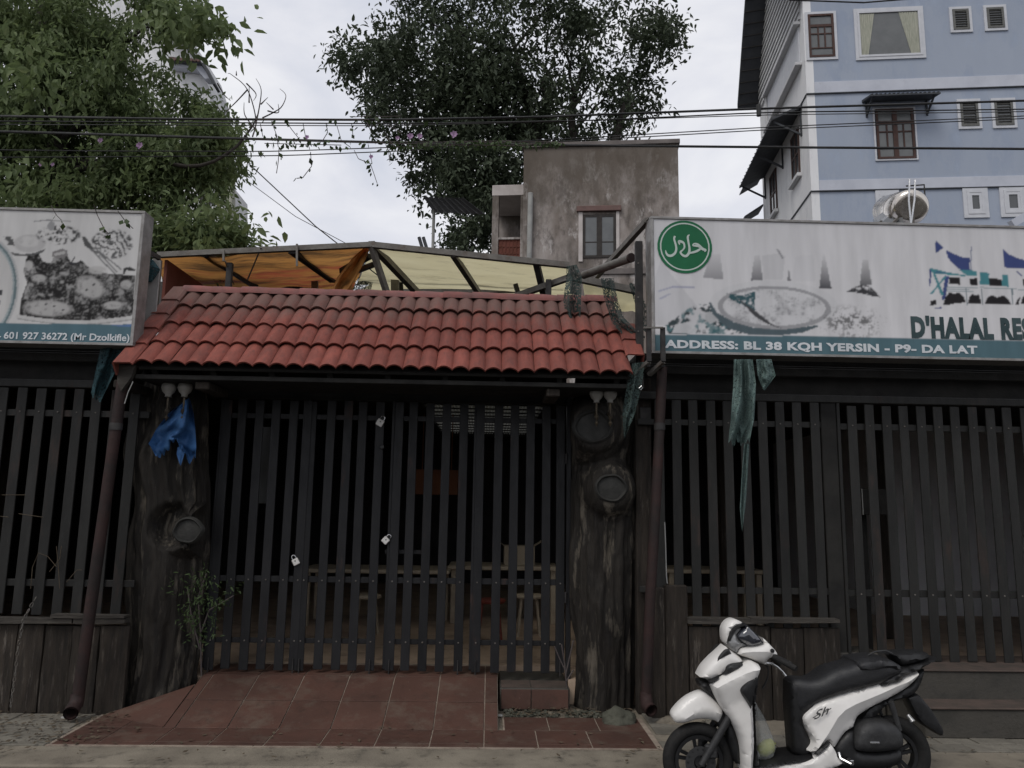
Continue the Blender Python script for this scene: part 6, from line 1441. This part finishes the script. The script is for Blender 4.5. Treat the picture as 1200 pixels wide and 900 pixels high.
# wheels
def wheel(u, v, r, rin, wdt, lab):
    c = P(u, v, SY); w = bpy.data.objects.new('wheel', None); COL.objects.link(w); w.parent = scr; w.location = c - wloc(scr)
    tr_ = (r-rin)/2; rm = (r+rin)/2
    prof = [(rm+tr_*math.cos(a)*1.0, wdt/2*math.sin(a)) for a in [2*math.pi*k/16 for k in range(17)]]
    obj('tyre', MB().lathe(prof, c, 'Y', 56), M['rubber'], w, smooth=60)
    obj('rim', MB().lathe([(rin+.006, -.03),(rin-.018, -.028),(rin-.022, 0),(rin-.018, .028),(rin+.006, .03),(rin+.006,-.03)], c, 'Y', 56), M['plastic'], w, smooth=40)
    hub = MB().lathe([(0,-.05),(.035,-.05),(.045,-.03),(.045,.03),(.035,.05),(0,.05)], c, 'Y', 24); obj('hub', hub, M['gunmetal'], w, smooth=40)
    for k in range(5):
        a = k*2*math.pi/5+.35
        for da in (-.16, .16):
            obj('spoke', MB().beam(c+Vector((math.cos(a+da*1.6)*.03, 0, math.sin(a+da*1.6)*.03)), c+Vector((math.cos(a+da)*(rin-.015), 0, math.sin(a+da)*(rin-.015))), .022, .018, up=(0,1,0)), M['plastic'], w)
    return w, c
wf, cf = wheel(818, 890, .243, .158, .085, 'front')
wr, cr2 = wheel(1047, 884, .255, .150, .11, 'rear')
dsk = obj('brake_disc', MB().lathe([(.045,-.062),(.103,-.062),(.103,-.066),(.045,-.066),(.045,-.062)], cf, 'Y', 40), M['gunmetal'], wf, smooth=30)
hl = MB()
for k in range(14):
    a = k*2*math.pi/14; hl.lathe([(0,0),(.007,0),(.007,-.001),(0,-.001)], cf+Vector((math.cos(a)*.084, -.0665, math.sin(a)*.084)), 'Y', 8)
setp(obj('disc_holes', hl, M['plastic'], dsk), kind='stuff')
obj('brake_caliper', MB().cbox(cf.x+.03, cf.x+.11, cf.y-.095, cf.y-.045, cf.z+.03, cf.z+.12, .012), M['gunmetal'], wf)
# fork
for s in (-1, 1):
    a = P(850, 842, SY); obj('fork_leg', MB().tube([Vector((a.x+.02, SY+s*.085, a.z+.06)), Vector((cf.x+.0, SY+s*.085, cf.z-.01))], [.026,.022], 12), M['gunmetal'], scr, smooth=60)
# body, from the ground up
shell('front_fender', pxs([(105,612),(122,578),(168,528),(228,488),(290,470),(332,494),(378,540),(403,578),(394,625),(378,655),(352,640),(300,632),(250,634),(200,648),(150,655),(120,648)], CA), .07, M['white'], rnd=.05, crease=pxs([(170,625),(230,585),(290,565),(345,575),(395,600)], CA), slope=.3)
shell('fender_stay', pxs([(385,560),(420,600),(440,640),(425,700),(400,700),(370,650)], CA), .06, M['plastic'], rnd=.02)
shell('inner_fairing', pxs([(262,405),(320,405),(350,470),(400,560),(460,660),(500,780),(505,900),(470,880),(440,790),(420,700),(405,610),(380,545),(330,490),(290,460),(265,430)], CA), .09, M['plastic'], rnd=.05)
shell('front_cowl', pxs([(264,378),(290,328),(340,272),(385,232),(420,198),(440,215),(470,235),(505,262),(516,284),(450,330),(340,385),(300,388)], CA), lambda x, z: .115, M['white'], rnd=.045)
shell('cowl_intake', pxs([(358,278),(368,250),(400,212),(425,205),(440,232),(410,248),(380,262)], CA), .118, M['plastic'], rnd=.02, inner=.105)
shell('cowl_slash', pxs([(300,388),(340,372),(392,340),(405,302),(440,284),(516,282),(480,312),(400,355),(330,398),(312,412)], CA), .150, M['plastic'], rnd=.02, inner=.10)
shell('leg_shield', pxs([(315,412),(335,392),(400,352),(470,315),(512,284),(545,270),(588,288),(583,330),(560,400),(551,470),(553,540),(558,620),(562,740),(557,860),(552,925),(505,925),(500,860),(490,760),(468,690),(430,620),(380,545),(340,475)], CA),
      lambda x, z: .17+.06*max(0, min(1, (x-X0s(835))/.25)), M['white'], rnd=.04, crease=pxs([(330,425),(400,380),(480,335),(530,310),(585,300)], CA), slope=.3)
shell('shield_insert', pxs([(465,430),(490,382),(530,352),(566,330),(556,380),(545,440),(535,500),(527,536),(500,490)], CA), lambda x, z: .232, M['plastic'], rnd=.02, inner=.20)
shell('inner_panel', pxs([(560,330),(585,300),(600,300),(585,420),(575,520),(575,650),(585,800),(600,880),(560,890),(562,740),(553,540),(551,450)], CA), .19, M['plastic'], rnd=.04)
# handlebar cowl
shell('handlebar_cowl', pxs([(410,112),(418,80),(440,52),(472,39),(505,48),(520,60),(480,80),(450,110),(432,150),(426,185),(414,165)], CA), .10, M['white'], rnd=.09)
shell('headlamp', pxs([(426,185),(430,150),(450,108),(478,78),(505,90),(480,125),(500,160),(560,190),(500,205),(480,238),(445,215)], CA), .115, M['lens'], rnd=.07)
shell('windscreen', pxs([(505,56),(522,60),(548,74),(600,125),(641,170),(600,183),(560,192),(520,178),(482,150),(472,128),(500,96),(520,80)], CA), .125, M['visor'], rnd=.03)
shell('screen_trim', pxs([(440,95),(475,66),(512,56),(545,66),(556,82),(528,78),(500,84),(470,108),(450,140),(430,180),(425,150)], CA), .112, M['plastic'], rnd=.03)
shell('handlebar_cowl', pxs([(484,228),(500,205),(560,191),(610,182),(642,172),(636,145),(665,172),(706,218),(710,240),(700,256),(672,262),(650,280),(685,296),(675,306),(640,304),(612,292),(590,282),(540,262),(490,242)], CA), .125, M['white'], rnd=.035, crease=pxs([(500,222),(560,215),(640,215),(708,235)], CA), slope=.35)
q = P(770+665/5, 720+208/5, SY-.12); obj('mirror_socket', MB().lathe([(0,-.006),(.013,-.004),(.014,.01),(0,.01)], (q.x, SY-.128, q.z), 'Y', 14), M['plastic'], scr, smooth=50); bpy.data.objects['mirror_socket'].location.y = -.03
a = P(770+700/5, 720+250/5, SY); bb = P(770+815/5, 720+312/5, SY-.2)
obj('handlebar', MB().tube([a+Vector((-.06,0,0)), a, Vector((a.x+.05, SY-.13, a.z-.02))], .014, 10), M['gunmetal'], scr, smooth=True)
a2 = P(916, 780, SY+.30); obj('grip', MB().tube([Vector((a.x-.02, SY+.10, a.z)), Vector((a2.x, SY+.36, a2.z))], .018, 12), M['rubber'], scr, smooth=50)
q0, q1 = P(912, 772, SY-.30), P(933, 784, SY-.36)
obj('grip', MB().tube([Vector((a.x+.03, SY-.12, a.z-.01)), Vector((q0.x, SY-.24, q0.z)), q1], [.014,.018,.019], 12), M['rubber'], scr, smooth=50)
lev = [P(770+x/5, 720+y/5, SY-.20) for x, y in ((640,286),(672,288),(705,308),(735,335),(752,360))]
obj('brake_lever', MB().tube(lev, [.008,.009,.008,.0065,.011], 10), M['chrome'], scr, smooth=True)
lv2 = P(845.5, 733, SY+.33); obj('brake_lever', MB().tube([Vector((a.x-.1, SY+.12, a.z+.03)), Vector((lv2.x+.05, SY+.25, lv2.z-.01)), lv2], [.007,.007,.010], 8), M['chrome'], scr, smooth=True)
for k, dz in ((0, .0), (1, .02)): obj('brake_cable', MB().tube([P(u, v+dz*100, SY-.05-.02*k) for u, v in spl([(880,782),(892,776),(900,782),(899,795),(893,806)])], .0035, 6), M['plastic'], scr, smooth=True)
obj('shock_absorber', MB().tube([P(1044,822,SY-.13), P(1054,856,SY-.13)], .018, 12), M['gunmetal'], scr, smooth=50)
obj('turn_lamp', MB().tube([P(1064,838,SY-.10), P(1070,846,SY-.13)], [.012,.018], 12), M['lens'], scr, smooth=50)
# floor, seat column, seat
shell('floor_board', pxs([(556,880),(620,868),(700,855),(780,845),(860,835),(930,815),(990,800),(990,850),(900,860),(760,880),(600,898),(556,900)], CA), .17, M['plastic'], rnd=.03)
shell('seat_column', [(929,802),(938,802),(962,828),(950,842),(944,850),(950,862),(960,880),(950,890),(933,886),(931,860),(929,830)], .10, M['plastic'], rnd=.04)
shell('seat', [(930,812),(931,801),(938,798),(950,799),(962,796),(978,786),(1002,779),(1006,775),(1018,772),(1034,773),(1048,777),(1060,784),(1056,790),(1042,798),(1028,804),(1000,811),(975,818),(956,828),(946,837),(938,838),(931,830)],
      lambda x, z: .10+.05*max(0, min(1, (x-X0s(925))/.25)), M['seatmat'], rnd=.05)
shell('seat_step', [(1004,778),(1010,774),(1030,771.5),(1045,774),(1056,780),(1052,786),(1040,784),(1010,787),(1004,782)], .162, M['seatmat'], rnd=.025)
# rear bodywork
shell('rear_panel', pxs([(68,562),(84,520),(120,488),(170,450),(270,405),(420,358),(600,310),(622,325),(645,326),(680,316),(750,294),(772,275),(795,262),(892,224),(890,255),(860,295),(800,350),(700,410),(560,480),(480,530),(455,560),(438,600),(430,622),(380,650),(345,690),(310,740),(286,772),(236,702),(190,735),(140,785),(80,786),(135,715),(110,650)], CB),
      lambda x, z: .155-.055*max(0, min(1, (x-X0s(960))/.75)), M['white'], rnd=.022, crease=pxs([(150,745),(215,650),(290,530),(345,478),(420,440),(600,372),(700,330),(800,292),(885,240)], CB))
shell('side_trim', pxs([(0,858),(90,832),(150,795),(200,752),(236,702),(262,730),(286,775),(300,812),(338,850),(292,882),(180,908),(0,925),(-200,935),(-290,935),(-290,908),(-200,897)], CB), .175, M['white'], rnd=.018)
shell('air_intake', pxs([(128,788),(180,738),(225,698),(238,705),(225,728),(190,762),(150,792)], CB), .178, M['plastic'], rnd=.012, inner=.165)
shell('grab_rail', pxs([(598,308),(640,270),(700,232),(770,198),(900,165),(1030,132),(1034,142),(1000,160),(920,200),(880,226),(795,258),(760,292),(680,316),(640,328)], CB), .135, M['plastic'], rnd=.03)
shell('tail_carrier', pxs([(690,115),(740,104),(850,98),(960,100),(978,108),(965,125),(930,150),(840,178),(780,185),(745,140),(715,110)], CB), .115, M['plastic'], rnd=.03)
obj('grab_strap', MB().tube([P(1017,768,SY-.02), P(1026,763.5,SY-.05), P(1038,762.5,SY-.05), P(1048,767,SY-.06), P(1057,777,SY-.07)], .006, 8), M['gunmetal'], scr, smooth=True)
shell('under_tail', pxs([(560,490),(700,420),(800,360),(870,310),(900,240),(960,220),(940,300),(905,370),(860,410),(780,440),(700,470),(600,560),(480,600)], CB), .08, M['plastic'], rnd=.03)
shell('engine_cover', pxs([(440,640),(480,585),(560,560),(680,575),(735,605),(765,660),(772,730),(740,770),(600,790),(460,785),(420,740)], CB), .17, M['gunmetal'], rnd=.06)
shell('engine_block', pxs([(300,740),(380,650),(440,640),(460,780),(600,790),(740,770),(775,800),(770,860),(700,905),(500,925),(340,915),(290,850),(338,850),(300,812)], CB), .13, M['plastic'], rnd=.05)
shell('swing_arm', pxs([(690,440),(735,560),(760,640),(740,650),(715,560),(670,450)], CB), .15, M['gunmetal'], rnd=.02, inner=.11)
q = P(930+570/6, 750+722/6, SY-.17); obj('cover_badge', MB().cbox(q.x-.032, q.x+.032, SY-.176, SY-.168, q.z-.008, q.z+.006, .002), M['chrome'], scr)
shell('rear_fender', pxs([(830,420),(870,405),(915,400),(965,450),(1020,520),(1090,640),(1092,690),(1075,696),(1000,650),(930,600),(880,520)], CB), .07, M['plastic'], rnd=.02)
shell('rear_reflector', pxs([(920,470),(932,472),(975,530),(978,542),(950,520)], CB), .076, M['lens'], rnd=.01, inner=.066)
obj('side_stand', MB().tube([P(930+318/6, 750+790/6, SY-.15), P(930+330/6, 750+835/6, SY-.17), P(930+408/6, 750+875/6, SY-.22)], .010, 8), M['chrome'], scr, smooth=True)
obj('foot_peg', MB().cbox(P(983,884,SY).x-.012, P(983,884,SY).x+.014, SY-.20, SY-.14, P(983,886,SY).z, P(983,880,SY).z, .004), M['chrome'], scr)
# emblem lettering on the side panel
lx0, lx1 = P(953.5, 836, SY-.165), P(974, 830, SY-.165)
em2 = text_mesh('side_emblem', 'Sh', (lx0.x, SY-.1662, P(953,840,SY-.165).z), .105, .052, M['logo'], scr, .01, .35)
cxm = lx0.x+.05 - wloc(scr).x
for q in em2.data.vertices: q.co.z += (q.co.x-cxm)*.42
ud = MB().prism([P(952.5,840.8,SY-.167), P(961,835.5,SY-.167), P(961,836.4,SY-.167), P(952.5,841.8,SY-.167)], (0,-.002,0)); obj('emblem_stripe', ud, M['logo'], scr)
ud = MB().prism([P(965,834.6,SY-.167), P(974,829.4,SY-.167), P(974,830.4,SY-.167), P(965,835.6,SY-.167)], (0,-.002,0)); obj('emblem_stripe', ud, M['logo'], scr)

# plastic bag hanging at the footwell
bg = thing('plastic_bag', P(893, 880, SY-.06), 'clear plastic bag with a yellow green packet hanging at the scooter footwell', 'bag')
top = P(883.5, 820, SY); V = []; F = []; n = 26; m_ = 16
sil = [(882.5,819,1.2),(884,826,3),(887,838,6.5),(890,850,9),(893,862,11.5),(895,874,13),(894,884,12.5),(892,889,7)]
for j, (u, v, r) in enumerate(sil):
    c = P(u, v, SY-.04); rr = r/171
    for i in range(n):
        a = 2*math.pi*i/n; k = rr*(1+.13*math.sin(a*5+j)+.06*math.sin(a*11-j)); V.append((c.x+math.cos(a)*k, c.y+math.sin(a)*k*.75, c.z))
for j in range(len(sil)-1):
    for i in range(n): i2 = (i+1) % n; F.append((j*n+i, j*n+i2, (j+1)*n+i2, (j+1)*n+i))
npmesh('bag_film', V, F, M['bag'], bg, smooth=True)
pk = thing('food_packet', P(897, 876, SY-.04), 'small yellow green packet lying inside the clear plastic bag', 'packet')
obj('packet_body', MB().tube([P(889,884,SY-.04), P(893,880,SY-.04), P(901,874,SY-.03), P(906,868,SY-.03)], [.018,.045,.05,.022], 12), M['limefood'], pk, smooth=60)
obj('packet_end', MB().tube([P(885,885,SY-.05), P(889,884,SY-.05)], [.02,.026], 12), M['pale'], pk, smooth=60)

# ================================================================== SMALL THINGS ON THE GROUND, CHAIN, PLANTS
def rock(name, c, rx, ry, rz, m, label, seed, cat='stone'):
    bm = bmesh.new(); bmesh.ops.create_icosphere(bm, subdivisions=4, radius=1)
    for v in bm.verts:
        d = v.co.copy(); k = 1+.28*mnoise.noise(d*1.4+Vector((seed,0,0)))+.14*mnoise.noise(d*4+Vector((seed,3,0)))+.05*mnoise.noise(d*11); v.co = Vector((d.x*rx*k, d.y*ry*k, max(-.3, d.z)*rz*k))
    me = bpy.data.meshes.new(name); bm.to_mesh(me); bm.free(); me.materials.append(m)
    for p in me.polygons: p.use_smooth = True
    o = linkmesh(name, me, None, c); setp(o, label, cat); return o
c = PZ(724, 846, .01); rock('mossy_stone', (c.x, c.y, .02), .145, .10, .10, M['stone'], 'flat mossy stone lying at the foot of the right log pillar', 1)
c = PZ(243, 806, .12); rock('stone', (c.x-.02, 7.12, .06), .09, .07, .10, M['stone2'] if 'stone2' in M else M['concrete'], 'brownish stone beside the left log pillar at the ramp edge', 2)
c = PZ(234, 800, .12); rock('stone', (XRL-.07, 7.2, .05), .05, .05, .09, M['stone'], 'small dark stone leaning on the left log pillar, behind the brownish one', 5)
c = PZ(165, 836, .01); rock('stone', (c.x, 7.0, .0), .16, .06, .06, M['stone'], 'dark low stone under the left log pillar beside the red tiles', 8)
c = PZ(790, 836, .01); rock('stone', (c.x, 6.86, .0), .20, .07, .07, M['concrete'], 'grey concrete lump between the right rusty pipe and the scooter', 11)
c = PZ(58, 852, .01); rock('white_scrap', (c.x, 6.86, .004), .07, .03, .012, M['pale'], 'flat pale scrap on the pavement beside the left rusty pipe', 14, 'scrap')
c = PZ(585, 845, .01); rock('white_scrap', (c.x, 7.0, .014), .035, .02, .010, M['pale'], 'small white scrap in the rubble right of the ramp', 17, 'scrap')
rb2 = MB(); rr = random.Random(4)
for k in range(170):
    x, y = rr.uniform(XRR+.06, XRR+.95), rr.uniform(6.97, 7.19); s = rr.uniform(.006, .02); rb2.cbox(x-s, x+s, y-s, y+s, .0, s*1.2, s*.35)
setp(obj('gravel', rb2, M['stone']), 'dark gravel and dirt in the gap before the small step', 'gravel', kind='stuff')
# chain at far left
ch = thing('chain', P(10, 835, 6.9), 'thin rusty chain hanging down the left timber wall at the frame edge', 'chain')
pth = [P(41,702,6.92), P(33,716,6.9), P(27,728,6.87), P(24,745,6.88), P(21,760,6.89), P(18,790,6.88), P(14,815,6.88), P(12,832,6.88)]
pos = []; 
for i in range(len(pth)-1):
    L = (pth[i+1]-pth[i]).length; k = max(1, int(L/.036)); pos += [(pth[i].lerp(pth[i+1], q/k), (pth[i+1]-pth[i]).normalized()) for q in range(k)]
lk_me = None
for i, (p, d) in enumerate(pos):
    if lk_me is None:
        b = MB().tube([(.010*math.cos(a), 0, .020*math.sin(a)) for a in [2*math.pi*k/10 for k in range(11)]], .0035, 5, caps=False); lk_me = bpy.data.meshes.new('chain_link'); lk_me.from_pydata(b.v, [], b.f); lk_me.materials.append(M['steel'])
    rot = d.to_track_quat('Z', 'Y').to_matrix() @ Matrix.Rotation((i % 2)*R(90), 3, 'Z'); instance('chain_link', lk_me, ch, p, rot.to_euler())
# plant growing beside the left pillar
pt = thing('climbing_plant', (P(238,790,7.1).x, 7.1, .1), 'small green leafy plant growing on the right side of the left log pillar', 'plant')
cl = [(tuple(P(u, v, 7.04)), (r/130,)*3, w) for u, v, r, w in [(222,690,9,1),(240,682,8,1),(228,705,11,1.4),(238,700,9,1),(219,712,8,.8),(243,722,8,.8),(230,726,8,.8),(242,742,7,.5),(262,704,6,.5),(270,700,5,.4),(252,706,5,.3),(245,672,5,.3),(231,745,5,.3)]]
leaf_cloud('foliage', cl, 300, .042, M['leafv2'] if 'leafv2' in M else M['leafv'], pt, 61, .3, .1, .32)
b = MB()
for pts in ([(236,792),(235,740),(232,700),(242,672)],[(234,760),(224,720),(220,690)],[(236,740),(245,715),(262,705),(274,698)]): b.tube([P(u, v, 7.06) for u, v in pts], .006, 6)
obj('stem', b, M['twig'], pt)
pt2 = thing('dry_plant', (P(662,800,7.3).x, 7.3, .19), 'thin dry twig plant growing on the step beside the right log pillar', 'plant'); b = MB()
for pts in ([(664,805),(662,780),(658,755)],[(663,790),(668,768),(672,750)],[(662,785),(655,770),(650,758)],[(664,798),(672,785)]): b.tube([P(u, v, 7.2) for u, v in pts], .006, 5)
obj('twigs', b, M['twig'], pt2)
gr = thing('dry_grass', P(66, 690, 7.2), 'pale dry grass stalks showing between the left fence slats', 'grass'); b = MB()
for pts in ([(36,690),(38,665),(45,648),(56,652),(66,664)],[(70,690),(68,660),(66,640)],[(58,670),(70,655),(72,640)],[(78,682),(90,668),(96,668)],[(2,580),(30,580)],[(22,602),(50,606)],[(0,605),(10,606)]): b.tube([P(u, v, 7.03) for u, v in pts], .0028, 5)
obj('stalks', b, M['deadleaf'], gr)
pt3 = thing('small_fern', (P(893,840,7.0).x, 6.9, 0), 'tuft of small green weeds at the wall foot behind the scooter', 'plant')
leaf_cloud('foliage', [(tuple(PZ(u, 822, .09)+Vector((0,0,0))), (.10,.05,.05), 1) for u in (888,900)], 300, .035, M['leafv'], pt3, 71, -.2, .1, .35)
t = thing('hanging_rope', P(780, 660, 7.0), 'thin white cord hanging in front of the slats right of the rusty pipe', 'cord')
obj('cord', MB().tube([P(779,612,7.0), P(780,640,7.0), P(781,675,7.0), P(782,684,7.0)], .005, 6), M['pale'], t)
t = thing('eave_cord', P(146, 470, 6.6), 'short pale cord hanging from the roof corner over the left rusty pipe', 'cord')
obj('cord', MB().tube([P(156,447,6.6), P(150,460,6.6), P(146,473,6.6)], .004, 6), M['pale'], t)

# ------------------------------------------------------------------ shared groups of repeats
GR = {'lamp': 'glass lamps on the log pillars', 'padlock': 'padlocks on the gate', 'pipe': 'rusty pipes at both ends of the tiled roof', 'pillar': 'log pillars beside the gate',
      'stool': 'stools inside the restaurant', 'table': 'tables inside the restaurant', 'net': 'torn nets hanging about the roof and signs', 'cable': 'cables crossing above the street',
      'vine': 'vines on the cables and signs', 'flower': 'pink flowers of the vines', 'fence': 'black slat fence sections', 'stone': 'stones at the foot of the gate', 'bracket': 'brackets under the right sign',
      'sign': 'restaurant signs', 'wire': 'thin wires', 'rag': 'blue rags on the left pillar'}
for o in list(bpy.data.objects):
    if o.parent is None and o.get('category') in GR and not o.get('group'): o['group'] = GR[o['category']]
for nm in ('timber_wall',):
    for o in bpy.data.objects:
        if o.parent is None and o.name.startswith(nm): o['group'] = 'timber walls under the fence'
